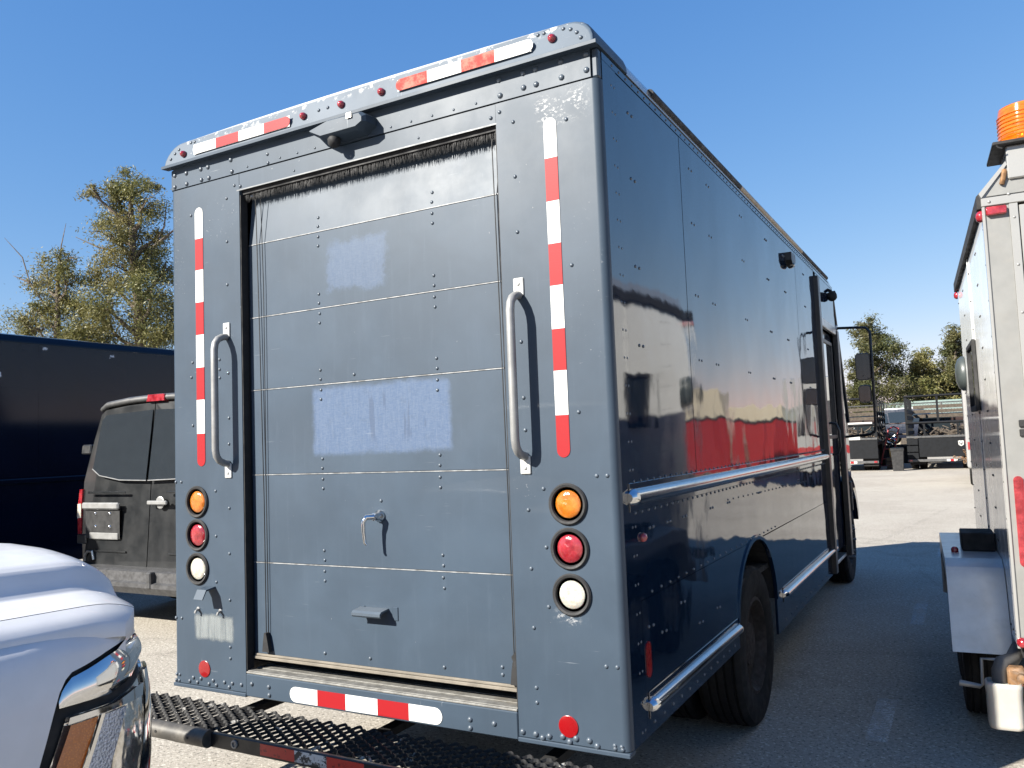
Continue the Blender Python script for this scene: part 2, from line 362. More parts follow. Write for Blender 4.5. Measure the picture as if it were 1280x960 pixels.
def strip_v(par, x0, x1, zs, cols, y=0.0, t=.0016):
    h = (x1-x0)/2; cx = (x0+x1)/2
    for i, c in enumerate(cols):
        a, b = zs[i], zs[i+1]                                # descending
        if i == 0: poly = [(x0, b), (x1, b)]+arc(cx, a-h, h, 0, 180, 8)
        elif i == len(cols)-1: poly = [(x1, a), (x0, a)]+arc(cx, b+h, h, 180, 360, 8)
        else: poly = [(x0, b), (x1, b), (x1, a), (x0, a)]
        MB().prism(poly, 'y', y-t, y-.0001).build('tape_segment', c, par, 0)
def strip_h(par, xs, z0, z1, cols, y=0.0, t=.0016, round_=(True, True)):
    h = (z1-z0)/2; cz = (z0+z1)/2
    for i, c in enumerate(cols):
        a, b = xs[i], xs[i+1]; poly = []
        poly += arc(a+h*.8, cz, h, 90, 270, 8) if (i == 0 and round_[0]) else [(a, z1), (a, z0)]
        poly += arc(b-h*.8, cz, h, -90, 90, 8) if (i == len(cols)-1 and round_[1]) else [(b, z0), (b, z1)]
        MB().prism(poly, 'y', y-t, y-.0001).build('tape_segment', c, par, 0)

def lamp(par, x, z, lens, name):
    m = MB(); m.lathe([(.076, 0), (.0775, .006), (.072, .012), (.064, .010), (.057, -.012), (.0, -.013)], (x, 0, z), (0, -1, 0), 32)
    b = m.build(name, 'rubber', par, 50)
    l = MB(); l.lathe([(.0555, -.013), (.0555, -.004), (.048, .003), (.03, .008), (.001, .010)], (x, 0, z), (0, -1, 0), 28)
    l.build('lens', lens, b, 60)

def grab_handle(par, mx, zt, zb):
    y = -.078
    pts = [(mx, -.006, zt-.018), (mx, -.03, zt-.022), (mx, y+.022, zt-.034), (mx, y+.006, zt-.055), (mx, y, zt-.085)]
    pts += [(mx, y, zt-.085-(zt-zb-.17)*k/4) for k in range(1, 5)]
    pts += [(mx, y+.006, zb+.055), (mx, y+.022, zb+.034), (mx, -.03, zb+.022), (mx, -.006, zb+.018)]
    h = MB().tube(pts, .0165, 12).build('grab_handle', 'steel', par, 60)
    for z in (zt, zb):
        up = 1 if z == zt else -1
        t = MB(); t.box(mx-.022, mx+.022, -.007, -.0005, min(z-.02*up, z+.05*up), max(z-.02*up, z+.05*up), .003)
        t.rivet((mx, -.007, z+.026*up), r=.009); t.build('mounting_tab', 'white', h, 0)

truck = thing('delivery_truck', 'grey-blue riveted step van seen from behind with red and white reflective tape', 'truck')

MT['trimgrey'] = mk('worn_edge_paint', (.13, .14, .15), .5, dirt=.4, dcol=(.3, .3, .28), ds=20)
MT['seamgrey'] = mk('worn_seam_metal', (.24, .245, .25), .5, var=.4, vs=30)
def build_truck(T):
    # pillars either side of the door
    def pillar(sgn, xin, nm):
        P = [(xin*sgn, 0.0), (1.150, 0.0)]+[(1.150+.030*math.sin(R(a)), .030-.030*math.cos(R(a))) for a in (18, 36, 54, 72, 90)]
        P += [(1.180, .038), (1.165, .038), (1.14, .034), (xin*sgn, .034)]
        P = [(x*sgn, y) for x, y in P]
        m = MB(); m.prism(P, 'z', .530, 2.962 if sgn else 2.962)
        return m.build('corner_panel', 'rear', T, 30)
    pl = pillar(-1, -.690, 'l'); pr = pillar(1, .737, 'r')
    m = MB(); m.prism([(-.6885, 2.885), (.7355, 2.885), (.7355, 2.962), (-.6885, 2.962)], 'y', .001, .034); m.build('door_header', 'rear', T, 0)
    m = MB(); m.prism([(-1.153, 2.967), (1.150, 2.967), (1.150, 3.075), (-1.153, 3.075)], 'y', -.0035, .03); m.build('upper_band', 'rear', T, 0)
    for s in (-1, 1): MB().box(min(s*1.152, s*1.178), max(s*1.152, s*1.178), .002, .038, 2.964, 3.075, .006).build('corner_cap', 'rear', T, 30)
    m = MB(); m.box(-.7055, .7395, -.0005, .0025, 2.8795, 2.8855); m.build('header_trim', 'trimgrey', T, 0)
    # bottom edge angle under each pillar
    for a, b in ((-1.18, -.687), (.734, 1.18)): MB().box(a, b, -.006, .05, .510, .527, .003).build('bottom_angle', 'rear', T, 0)
    for xa, xb in ((-.6895, -.684), (.7315, .7365)): MB().box(xa, xb, .003, .045, .632, 2.858).build('door_track', 'blackmatte', T, 0)
    # sill and bumper beam
    m = MB(); m.box(-.688, .735, -.004, .06, .515, .616, .004); m.build('bumper_beam', 'rear', T, 0)
    m = MB(); m.box(-.686, .733, -.003, .20, .6175, .6255, .002)
    for k in range(3): m.box(-.684, .731, .006+.055*k, .040+.055*k, .6255, .629, .001)
    m.build('sill_tread', 'tread', T, 0)
    m = MB(); m.box(-.686, .733, .06, .064, .5, .6172); m.box(-1.15, 1.15, .20, .9, .60, .612); m.build('cargo_floor', 'dark', T, 0)
    m = MB(); m.box(-1.15, 1.15, .9, .91, .6, 3.0); m.build('interior_dark_sheet', 'dark', T, 0)  # near-black sheet added to stand for the darkness inside the cargo space
    # roof cap
    def capring(y, dz=0.0, inset=0.0, zb=3.086):
        r = .105; w = 1.182-inset; zt = 3.196-inset+dz
        pts = [(w, zb)]+[(w-r+r*math.cos(R(a)), zt-r+r*math.sin(R(a))) for a in range(0, 91, 15)]
        pts += [(x, zt+.014*(1-(x/1.08)**2)) for x in (.7, .35, 0, -.35, -.7)]
        pts += [(-w+r-r*math.cos(R(a)), zt-r+r*math.sin(R(a))) for a in range(90, -1, -15)]+[(-w, zb)]
        return [Vector((x, y, z)) for x, z in pts]
    m = MB(); m.loft([[Vector((p.x, p.y+max(0, p.z-3.09)*.22, p.z)) for p in r_] for r_ in (capring(-.038, inset=.012), capring(-.034, inset=.004), capring(-.024))]+[capring(.30)], True, True)
    cap = m.build('roof_cap', 'cap', T, 32)
    m = MB(); m.prism([(-.044, 3.071), (.0, 3.074), (.0, 3.088), (-.036, 3.089), (-.0445, 3.084)], 'x', -1.192, 1.192); m.build('drip_rail', 'rear', T, 0)
    m = MB(); m.loft([capring(.301, -.004, .003, 3.09), capring(5.7, -.004, .003, 3.09), capring(5.86, -.02, .004, 3.09), capring(5.97, -.06, .01, 3.07), capring(6.02, -.115, .02, 3.04)]); m.build('roof_shell', 'trwhite', T, 32)
    for a, b, mt in ((.60, 2.2, 'rubber'), (2.2, 4.3, 'tan'), (4.3, 5.7, 'rubber')):
        m = MB(); m.tube([(1.170, a, 3.118), (1.170, b-.004, 3.118)], .020, 10); m.build('roof_edge_strip', mt, T, 60)
    m = MB()
    for x, z in ((-1.036, 3.122), (-.241, 3.131), (-.02, 3.132), (.201, 3.134), (1.011, 3.141)):
        c = MB(); c.lathe([(.0165, 0), (.017, .006), (.013, .016), (.006, .022), (.001, .023)], (x, -.038+(z-3.09)*.22, z), (0, -1, 0), 14); c.build('marker_lamp', 'red', T, 60)
    tagged = thing  # (tape on the cap)
    stp = MB().box(-.956, -.318, -.0396, -.0392, 3.099, 3.150).build('reflective_strip', 'tapewhite', T, 0)
    strip_h(stp, (-.955, -.798, -.644, -.478, -.32), 3.1005, 3.149, ['tapewhite', 'tapered', 'tapewhite', 'tapered'], y=-.040, round_=(True, True))
    stp = MB().box(.292, .926, -.0396, -.0392, 3.110, 3.158).build('reflective_strip', 'tapewhite', T, 0)
    strip_h(stp, (.29, .445, .61, .765, .93), 3.110, 3.160, ['tapefaded', 'tapewhite', 'tapefaded', 'tapewhite'], y=-.040)
    # pillar tape
    for x0, x1, zs in ((-.9985, -.943, (2.846, 2.690, 2.533, 2.372, 2.211, 2.050, 1.892, 1.727, 1.569)), (.945, .9985, (2.852, 2.696, 2.529, 2.366, 2.206, 2.042, 1.885, 1.719, 1.562))):
        b = MB().prism([(x0+.002, zs[-1]+.03), (x1-.002, zs[-1]+.03), (x1-.002, zs[0]-.03), (x0+.002, zs[0]-.03)], 'y', -.0005, -.0001).build('reflective_strip', 'tapewhite', T, 0)
        strip_v(b, x0, x1, zs, ['tapewhite', 'tapered']*4, y=-.0006)
    b = MB().prism([(-.38, .527), (.36, .527), (.36, .588), (-.38, .588)], 'y', -.0046, -.0042).build('reflective_strip', 'tapewhite', T, 0)
    strip_h(b, (-.408, -.254, -.097, .074, .233, .389), .524, .590, ['tapewhite', 'tapered', 'tapewhite', 'tapered', 'tapewhite'], y=-.0048)
    for x, z in ((-.964, .610), (.944, .591)):
        MB().lathe([(.039, 0), (.039, .003), (.036, .005), (.001, .0055)], (x, 0, z), (0, -1, 0), 28).build('round_reflector', 'reddot', T, 40)
    # lamps
    for x, z in ((-1.003, 1.398), (.980, 1.391)): lamp(T, x, z, 'amber', 'turn_lamp')
    for x, z in ((-1.003, 1.239), (.980, 1.229)): lamp(T, x, z, 'red', 'brake_lamp')
    for x, z in ((-1.004, 1.078), (.981, 1.063)): lamp(T, x, z, 'clear', 'reverse_lamp')
    grab_handle(T, -.784, 2.20, 1.56); grab_handle(T, .811, 2.205, 1.553)
    # rivets and bolts of the rear wall
    m = MB()
    L = [(-1.028, 2.816), (-.775, 2.857), (-.776, 2.645), (-.778, 2.435), (-1.027, 2.079), (-1.036, 2.006), (-.779, 2.008), (-.838, 2.078), (-1.029, 1.769), (-1.156, 1.495), (-1.117, 1.495), (-.876, 1.450),
         (-.779, 1.794), (-.781, 1.671), (-.784, 1.369), (-.876, 1.237), (-.787, 1.157), (-.877, 1.021), (-.788, .942), (-1.162, .836), (-1.121, .837), (-.79, .726), (-.79, .674), (-1.161, .566), (-1.139, .566), (-1.166, .538), (-1.143, .538),
         (.814, 2.872), (.813, 2.654), (1.041, 2.83), (.814, 2.435), (1.037, 2.274), (.811, 2.008), (.812, 1.793), (.814, 1.67), (1.039, 1.727), (1.099, 1.493), (1.14, 1.493), (.881, 1.448), (.814, 1.369), (.883, 1.232), (.816, 1.151),
         (.883, 1.014), (.817, .933), (1.102, .819), (1.144, .82), (.818, .715), (.818, .661), (1.121, .548), (1.147, .547), (1.122, .538), (1.15, .538), (-.838, 2.03), (-.838, 1.99), (.755, 2.925), (.714, 2.911), (-.721, 2.911), (-.681, 2.9)]
    for x, z in L: m.rivet((x, 0, z), r=.0085)
    for x in [-1.069, -1.015, -.936, -.885, -.800]: m.rivet((x, 0, .543), r=.0105)
    for x in [-1.043, -.991, -.907, -.831, -.779, -.72]: m.rivet((x, 0, .562), r=.0105)
    for x, z in ((.753, .547), (.808, .546), (.836, .536), (.864, .546), (.919, .552), (.946, .537), (.972, .552), (1.024, .552), (1.054, .537)): m.rivet((x, 0, z), r=.0125)
    for x, z in ((-.649, .574), (-.543, .572), (-.541, .536), (.524, .564), (.524, .532), (.632, .562)): m.rivet((x, -.004, z), r=.0115)
    for x, z in ((-1.14, 3.04), (-1.14, 2.981), (-1.054, 3.036), (-1.052, 2.981), (-.949, 3.036), (-.945, 2.981), (-.898, 3.036), (-.892, 2.981), (-.739, 3.04), (-.732, 2.981), (.760, 3.053), (.763, 2.989), (.868, 3.053), (.868, 2.995), (.922, 3.054), (.923, 2.994), (1.03, 3.055), (1.031, 2.994), (1.134, 3.056), (1.134, 2.996)): m.rivet((x, -.0035, z), r=.0125)
    for x in (-.628, -.417, -.309, -.203, .225, .331, .438, .544, .651): m.rivet((x, -.0035, 2.984), r=.006)
    for x in (-.335, .0, .363): m.rivet((x, .001, 2.907), r=.006)
    for x, z in ((-.496, 3.017), (-.493, 2.975)): m.rivet((x, -.0035, z), r=.009)
    m.build('rivets', 'rivet', T, 60, kind='stuff')
    m = MB()
    for x, z in ((-.998, 3.175), (-.972, 3.174), (-1.082, 3.157), (-1.108, 3.14), (-1.133, 3.115), (-.154, 3.139), (-.101, 3.139), (.947, 3.176), (.973, 3.176), (1.055, 3.17), (1.086, 3.158), (1.112, 3.137), (1.13, 3.11)): m.rivet((x, -.038+(z-3.09)*.22, z), r=.0085)
    m.build('cap_rivets', 'rivet', T, 60, kind='stuff')
    # weatherstrip brush over the door
    m = MB(); m.box(-.683, .731, .016, .045, 2.862, 2.8845)
    br = m.build('brush_seal', 'blackmatte', T, 0)
    m = MB(); rnd = random.Random(3)
    for k in range(1700):
        x = -.684+1.415*k/1699; l = rnd.uniform(.022, .05); dx = rnd.uniform(-.006, .006); y = rnd.uniform(.022, .040); w = .0019
        m._add([(x-w, y, 2.87), (x+w, y, 2.87), (x, y+.002, 2.87), (x+dx, y-.002, 2.87-l)], [(0, 1, 3), (1, 2, 3), (2, 0, 3)])
    m.build('bristles', 'blackmatte', br, 0, kind='stuff')
    # roll-up door
    Y = .046
    d = MB().box(-.78, .83, Y+.012, Y+.03, .70, 2.62).build('roll_up_door', 'door', T, 0)
    zs = [.700, 1.115, 1.520, 1.918, 2.264, 2.617, 2.955]
    for i in range(6):
        if i < 5: MB().box(-.676, .80, Y, Y+.012, zs[i]+(.003 if i else .0), zs[i+1]-.003, .0012).build('door_section', 'door', d, 0)
        else: MB().prism([(Y, zs[5]+.003), (Y+.034, zs[6]), (Y+.046, zs[6]), (Y+.012, zs[5]+.003)], 'x', -.676, .80).build('door_section', 'door', d, 0)
        if i: MB().box(-.676, .80, Y-.0022, Y+.006, zs[i]-.0019, zs[i]+.0019).build('section_seam', 'seamgrey', d, 0)
    m = MB()
    for x in (-.242, .388):
        for z in zs[1:6]:
            for dz in (-.066, -.024, .024, .066): m.rivet((x+random.uniform(-.002, .002), Y+(max(0, z+dz-2.62)*.10), z+dz), r=.008)
        m.rivet((x-.01, Y, .735), r=.009)
    for x, z in ((.648, .762), (.648, .733), (.08, 1.40), (-.05, 1.95), (.0, .735)): m.rivet((x, Y, z), r=.0085)
    m.build('door_rivets', 'rivet', d, 60, kind='stuff')
    m = MB(); m.box(-.676, .80, Y-.012, Y+.02, .676, .689, .002); m.box(-.676, .80, Y-.007, Y+.02, .690, .700, .002); m.build('bottom_seal', 'seal', d, 0)
    # lift cords and their clips
    for x, xt, zb in ((-.596, -.618, .715), (.707, .695, .705)):
        c = MB(); c.tube([(xt, Y-.012, 2.87), (xt+(x-xt)*.5, Y-.010, 2.2), (x, Y-.009, 1.4), (x, Y-.009, zb+.07)], .0022, 6)
        c.tube([(xt+.034, Y-.012, 2.84), (x+.020, Y-.010, 2.4), (x+.015, Y-.009, 1.5), (x+.013, Y-.009, zb+.07)], .0018, 6)
        co = c.build('lift_cord', 'rubber', d, 60)
        k = MB(); k.prism([(x-.012, zb), (x+.03, zb), (x+.02, zb+.05), (x+.012, zb+.085), (x, zb+.085), (x-.006, zb+.05)], 'y', Y-.024, Y-.002); k.build('cord_clip', 'blackmatte', co, 0)
    # latch handle (hangs down) and lift handle
    m = MB(); m.lathe([(.026, 0), (.026, .008), (.016, .016), (.016, .046), (.001, .05)], (.073, Y, 1.335), (0, -1, 0), 16)
    m.tube([(.073, Y-.045, 1.335), (.055, Y-.07, 1.336), (.043, Y-.078, 1.318), (.043, Y-.076, 1.275), (.047, Y-.074, 1.23), (.054, Y-.07, 1.222)], [.013, .012, .010, .008, .007, .006], 8)
    m.build('latch_handle', 'bright', d, 60)
    m = MB(); m.box(.125, .155, Y-.0035, Y, .902, .958, .002); m.box(-.045, -.02, Y-.0035, Y, .905, .955, .002)
    lp = m.build('lift_handle', 'rear', d, 0)
    m = MB(); m.prism([(Y-.001, .950), (Y-.052, .944), (Y-.062, .936), (Y-.062, .925), (Y-.054, .918), (Y-.054, .93), (Y-.046, .936), (Y-.001, .942)], 'x', -.045, .105); m.build('grip', 'rivet', lp, 0)
    # rear camera pod
    m = MB()
    outl = lambda y, i: [Vector((x, y, z)) for x, z in ((-.172+i, 3.040-i), (-.172+i, 3.022), (-.095, 2.974+i), (.100, 2.974+i), (.150-i, 3.006), (.150-i, 3.040-i), (.12, 3.058-i), (-.06, 3.062-i))]
    m.loft([outl(-.004, 0), outl(-.07, .004), outl(-.088, .016)])
    pod = m.build('camera_housing', 'rear', T, 30)
    m = MB(); m.lathe([(.026, 0), (.029, .014), (.025, .03), (.014, .04), (.001, .042)], (-.045, -.05, 2.978), (0, -.35, -1), 20); m.build('camera_dome', 'blackmatte', pod, 60)
    m = MB(); m.prism([(.058, 3.03), (.085, 3.03), (.085, 3.052), (.058, 3.052)], 'y', -.095, -.088); m.build('bracket', 'alu', pod, 0)
    # plate-lamp tab, licence-plate brackets with their cleaned patch
    m = MB(); m.prism([(-.001, 1.000), (-.055, .992), (-.078, .950), (-.074, .948), (-.052, .985), (-.001, .992)], 'x', -.945, -.885); m.build('plate_lamp_tab', 'rear', T, 0)
    m = MB()
    for x in (-1.003, -.852): m.tube([(x, -.001, .888), (x+.006, -.022, .882), (x+.004, -.024, .872)], .006, 6); m.rivet((x, 0, .888), r=.012)
    m.build('plate_bracket', 'steel', T, 0)
    MB().box(-1.035, -.76, -.0008, -.0002, .74, .875).build('plate_mark', platemark(), T, 0)
    m = MB(); m.prism([(.706, .812), (.745, .855), (.745, .79), (.72, .775)], 'y', Y-.03, Y-.026); m.build('torn_flap', 'rubber', T, 0)
    # scraped paint above the right tape and beneath the lamps
    # right side: corner seam strip, skins, belt rails
    x = 1.18
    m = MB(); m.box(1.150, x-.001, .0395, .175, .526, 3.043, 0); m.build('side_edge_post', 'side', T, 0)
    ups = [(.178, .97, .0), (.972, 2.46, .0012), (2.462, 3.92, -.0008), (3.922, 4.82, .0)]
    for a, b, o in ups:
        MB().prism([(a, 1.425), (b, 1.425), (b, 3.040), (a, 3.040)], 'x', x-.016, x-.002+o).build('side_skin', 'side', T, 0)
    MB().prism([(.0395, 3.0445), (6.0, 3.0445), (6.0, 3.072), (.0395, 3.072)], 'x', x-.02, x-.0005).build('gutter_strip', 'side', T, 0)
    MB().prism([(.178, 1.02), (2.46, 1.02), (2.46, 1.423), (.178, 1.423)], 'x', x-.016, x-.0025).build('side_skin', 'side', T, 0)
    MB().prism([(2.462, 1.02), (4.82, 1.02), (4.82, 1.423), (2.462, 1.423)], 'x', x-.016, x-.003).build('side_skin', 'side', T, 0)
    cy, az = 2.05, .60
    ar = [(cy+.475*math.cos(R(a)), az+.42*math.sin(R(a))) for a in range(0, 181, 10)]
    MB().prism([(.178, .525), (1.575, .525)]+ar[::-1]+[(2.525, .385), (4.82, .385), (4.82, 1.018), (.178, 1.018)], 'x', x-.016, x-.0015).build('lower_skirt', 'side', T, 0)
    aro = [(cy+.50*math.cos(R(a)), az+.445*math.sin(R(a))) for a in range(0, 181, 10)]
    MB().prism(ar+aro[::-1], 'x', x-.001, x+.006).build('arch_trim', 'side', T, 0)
    m = MB(); rings = []
    for a in range(0, 181, 15): rings.append([Vector((xx, cy+.49*math.cos(R(a)), az+.43*math.sin(R(a)))) for xx in (.45, x-.017)])
    m.loft(rings, False, False); m.box(.44, .45, 1.5, 2.6, .4, 1.05); m.build('wheel_well', 'blackmatte', T, 0)
    def rail(y0, y1, z, h, nm):
        P = [(x-.001, z-h), (x+.012, z-h)]+[(x+.010+.024*math.sin(R(a)), z-h*.9*math.cos(R(a))) for a in (15, 40, 65, 90, 115, 140, 165)]+[(x+.012, z+h), (x-.001, z+h)]
        mm = MB(); mm.loft([[Vector((px, yy, pz)) for px, pz in P] for yy in (y0, y1)]); r = mm.build('belt_rail', 'railmetal', T, 40)
        for ye, s in ((y0, -1), (y1, 1)):
            e = MB(); e.loft([[Vector((x+(px-x)*k, ye+s*q, z+(pz-z)*k)) for px, pz in P] for q, k in ((.0005, 1.02), (.025, .9), (.042, .55))]); e.build('rail_end', 'chrome', r, 50)
        f = MB(); f.box(x-.002, x+.003, y0-.03, y1+.02, z-h-.022, z+h+.022, .002); f.build('rail_flange', 'side', r, 0)
    rail(.13, 5.02, 1.405, .031, ''); rail(.235, 1.52, .632, .027, ''); rail(2.74, 5.0, .592, .025, '')
    m = MB(); n = (1, 0, 0)
    for z in (2.925, 2.655, 2.30, 1.985):
        for y in (.318, 1.135, 1.442, 2.155, 2.862, 3.458, 4.3): m.rivet((x-.002, y-.022, z), n, .0075); m.rivet((x-.002, y+.022, z), n, .0075)
    for k in range(24):
        z = .56+k*.105
        for y in (.125, .155): m.rivet((x-.003, y, z), n, .0065)
    for k in range(66):
        m.rivet((x-.0005, .14+k*.072, 3.058), n, .006)
        m.rivet((x-.001, .16+k*.0735, 1.462), n, .0062); m.rivet((x-.0015, .16+k*.0735, 1.345), n, .0062)
    for y in (.31, .52, .74, 1.17, 1.49, 2.2, 2.9, 3.48, 4.02): m.rivet((x-.002, y, 1.275), n, .007); m.rivet((x-.002, y+.04, 1.275), n, .007)
    for k in range(22): m.rivet((x-.002, 1.5+k*.11, 1.29-.002*k), n, .0055); m.rivet((x-.002, .3+k*.11, 1.035), n, .006)
    for y, z in ((.245, .912), (.891, .793), (.643, .927), (1.182, .802), (.39, .86), (.888, .672)): m.rivet((x-.0015, y, z), n, .007); m.rivet((x-.0015, y+.05, z-.004), n, .007)
    for k in range(12): m.rivet((x-.0015, .26+k*.11, .560), n, .0065); m.rivet((x-.0015, 2.76+k*.19, .43), n, .0065)
    m.build('side_rivets', 'rivet', T, 60, kind='stuff')
    MB().lathe([(.017, 0), (.018, .006), (.013, .016), (.001, .021)], (x-.002, .221, 1.248), (1, 0, 0), 14).build('marker_lamp', 'red', T, 60)
    P = [(.221+a, .797+b) for a, b in arc(0, .042, .024, 0, 180, 6)+arc(0, -.042, .024, 180, 360, 6)]
    MB().prism(P, 'x', x-.001, x+.003).build('side_reflector', 'reddot', T, 0)
    m = MB(); m.prism([(3.53, 2.965), (3.69, 2.965), (3.69, 2.91), (3.64, 2.875), (3.57, 2.875), (3.53, 2.905)], 'x', x-.002, x+.045); sc = m.build('side_camera', 'black', T, 0)
    MB().lathe([(.028, 0), (.028, .012), (.02, .022), (.001, .026)], (x+.024, 3.60, 2.88), (.4, -.2, -1), 14).build('camera_lens', 'glass', sc, 60)
    m = MB(); m.lathe([(.045, -.04), (.048, .0), (.04, .03), (.02, .045), (.001, .048)], (x+.035, 5.68, 2.93), (.3, 0, -1), 16); m.tube([(x-.02, 5.70, 3.01), (x+.03, 5.69, 2.98)], .015); m.build('side_camera', 'blackmatte', T, 50)
    # cab side: sliding-door post, door, windscreen pillar, nose
    m = MB(); m.box(x-.02, x+.034, 4.825, 4.935, .39, 3.00, .006); m.build('door_post', 'black', T, 0)
    m = MB(); m.box(x-.02, x+.030, 5.92, 6.04, .40, 2.62, .006); m.build('door_post', 'black', T, 0)
    MB().box(x-.016, x-.002, 4.94, 6.04, 2.66, 3.042).build('cab_header', 'side', T, 0)
    m = MB(); m.box(x-.016, x+.02, 4.94, 5.915, 2.575, 2.655, .005); m.build('door_track', 'alu', T, 0)
    dr = MB().box(x-.06, x-.03, 4.90, 5.95, .50, 2.57, .004).build('cab_door', 'side', T, 0)
    m = MB()
    for a, b, c, d_ in ((5.06, 5.10, 1.58, 2.46), (5.80, 5.84, 1.58, 2.46), (5.06, 5.84, 1.55, 1.585), (5.06, 5.84, 2.455, 2.49)): m.box(x-.032, x-.016, a, b, c, d_, .003)
    m.build('window_frame', 'black', dr, 0)
    MB().box(x-.030, x-.027, 5.1, 5.8, 1.585, 2.455).build('window', 'glass', dr, 0)
    MB().tube([(x-.03, 5.50, 1.70), (x+.02, 5.49, 1.69), (x+.045, 5.48, 1.62), (x+.045, 5.48, 1.48), (x+.02, 5.49, 1.41), (x-.03, 5.5, 1.40)], .012, 8).build('door_handle', 'black', dr, 50)
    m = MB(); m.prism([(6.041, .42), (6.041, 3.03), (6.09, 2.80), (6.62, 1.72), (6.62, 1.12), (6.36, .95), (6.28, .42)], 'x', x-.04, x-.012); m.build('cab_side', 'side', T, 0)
    m = MB(); m.prism([(6.13, 2.70), (6.24, 2.44), (6.56, 1.80), (6.13, 1.80)], 'x', x-.013, x-.009); m.build('quarter_window', 'glass', T, 0)
    m = MB(); m.tube([(x-.02, 6.06, 3.03), (x-.012, 6.10, 2.80), (x-.012, 6.64, 1.71)], .022, 8); m.build('windscreen_pillar', 'black', T, 50)
    m = MB(); m._add([(-1.14, 6.07, 2.98), (1.14, 6.07, 2.98), (1.14, 6.61, 1.74), (-1.14, 6.61, 1.74), (-1.14, 6.04, 2.98), (1.14, 6.04, 2.98), (1.14, 6.58, 1.74), (-1.14, 6.58, 1.74)], [(0, 1, 2, 3), (7, 6, 5, 4), (0, 4, 5, 1), (1, 5, 6, 2), (2, 6, 7, 3), (3, 7, 4, 0)]); m.build('windscreen', 'glass', T, 0)
    m = MB()
    hood = lambda y, zt, w: [Vector((sx*w, y, z)) for sx, z in ((-1, .62), (-1, zt-.12), (-.86, zt), (.86, zt), (1, zt-.12), (1, .62))]
    m.loft([hood(6.60, 1.73, .95), hood(7.1, 1.62, .93), hood(7.45, 1.48, .9), hood(7.55, 1.30, .88)]); m.build('engine_hood', 'side', T, 30)
    for s in (-1, 1):
        m = MB(); f = [(6.8+.53*math.cos(R(a)), .55+.47*math.sin(R(a))) for a in range(8, 173, 12)]; fo = [(6.8+.62*math.cos(R(a)), .55+.58*math.sin(R(a))) for a in range(172, 7, -12)]
        m.prism(f+fo, 'x', min(s*.92, s*1.13), max(s*.92, s*1.13))
        m.build('front_fender', 'side', T, 30)
    m = MB(); m.box(-1.0, 1.0, 7.5, 7.62, .45, .68, .02); m.build('front_bumper', 'black', T, 0)
    m = MB(); m.box(1.06, 1.20, 6.32, 6.36, .80, 1.10, .01); m.build('fender_lamp_box', 'black', T, 0)
    m = MB(); m.box(1.0, 1.16, 4.95, 5.95, .40, .43, .005); m.build('door_step', 'alu', T, 0)
    # left side and underbody
    MB().prism([(.094, .525), (1.5, .525)]+ar[::-1]+[(2.6, .385), (6.04, .385), (6.04, 3.07), (.094, 3.07)], 'x', -x+.002, -x+.016).build('left_skin', 'side', T, 0)
    m = MB()
    for s in (-1, 1): m.box(min(s*.38, s*.46), max(s*.38, s*.46), .25, 7.3, .62, .80)
    m.box(-.9, .9, 1.96, 2.1, .40, .52); m.box(-.9, .9, 6.75, 6.85, .42, .5); m.box(-1.1, 1.1, .3, .36, .5, .6); m.box(-1.15, 1.15, .92, 4.8, .80, .83); m.box(.55, .95, 3.0, 4.3, .45, .8, .05)
    m.build('chassis', 'blackmatte', T, 0)
    m = MB(); m.tube([(.62, 1.45, .44), (.78, 1.25, .43), (.95, 1.1, .42)], .035, 10); m.build('exhaust_pipe', 'rust', T, 50)
    for s in (-1, 1):
        wheel(T, s*1.165, 2.03, .435, .25, s, 'rim', .265, name='wheel'); wheel(T, s*.86, 2.03, .435, .25, s, 'rim', .265)
        wheel(T, s*1.10, 6.80, .435, .26, s, 'rim', .265, studs=.10)
    # mirror on its hoop
    m = MB(); m.tube([(1.13, 6.14, 2.655), (1.20, 6.12, 2.665), (1.38, 6.0, 2.64), (1.47, 5.96, 2.625), (1.505, 5.95, 2.58), (1.505, 5.95, 2.2), (1.50, 5.95, 1.66), (1.485, 5.95, 1.60), (1.44, 5.96, 1.575), (1.15, 6.2, 1.555)], .0135, 8)
    hp = m.build('mirror_hoop', 'black', T, 60)
    m = MB(); m.box(1.10, 1.19, 6.10, 6.18, 2.62, 2.70, .012); m.build('hoop_bracket', 'alu', hp, 0)
    def mir(x0, x1, z0, z1, y, nm):
        q = lambda yy, i: [Vector((px, yy, pz)) for px, pz in [(x1-.035+(.035-i)*math.cos(R(a)), z1-.035+(.035-i)*math.sin(R(a))) for a in (0, 30, 60, 90)]+[(x0+.035-(.035-i)*math.cos(R(a)), z1-.035+(.035-i)*math.sin(R(a))) for a in (90, 60, 30, 0)]+[(x0+.035-(.035-i)*math.cos(R(a)), z0+.035-(.035-i)*math.sin(R(a))) for a in (0, 30, 60, 90)]+[(x1-.035+(.035-i)*math.cos(R(a)), z0+.035-(.035-i)*math.sin(R(a))) for a in (90, 60, 30, 0)]]
        b = MB(); b.loft([q(y-.012, .004), q(y, 0), q(y+.05, .004), q(y+.085, .025)]); h = b.build('mirror', 'black', hp if False else T, 40)
        g = MB(); g.prism([(p.x, p.z) for p in q(0, .010)], 'y', y-.0135, y-.0125); g.build('mirror_glass', 'glass', h, 0)
    mir(1.355, 1.495, 2.105, 2.375, 5.93, ''); mir(1.365, 1.485, 1.885, 2.06, 5.93, '')
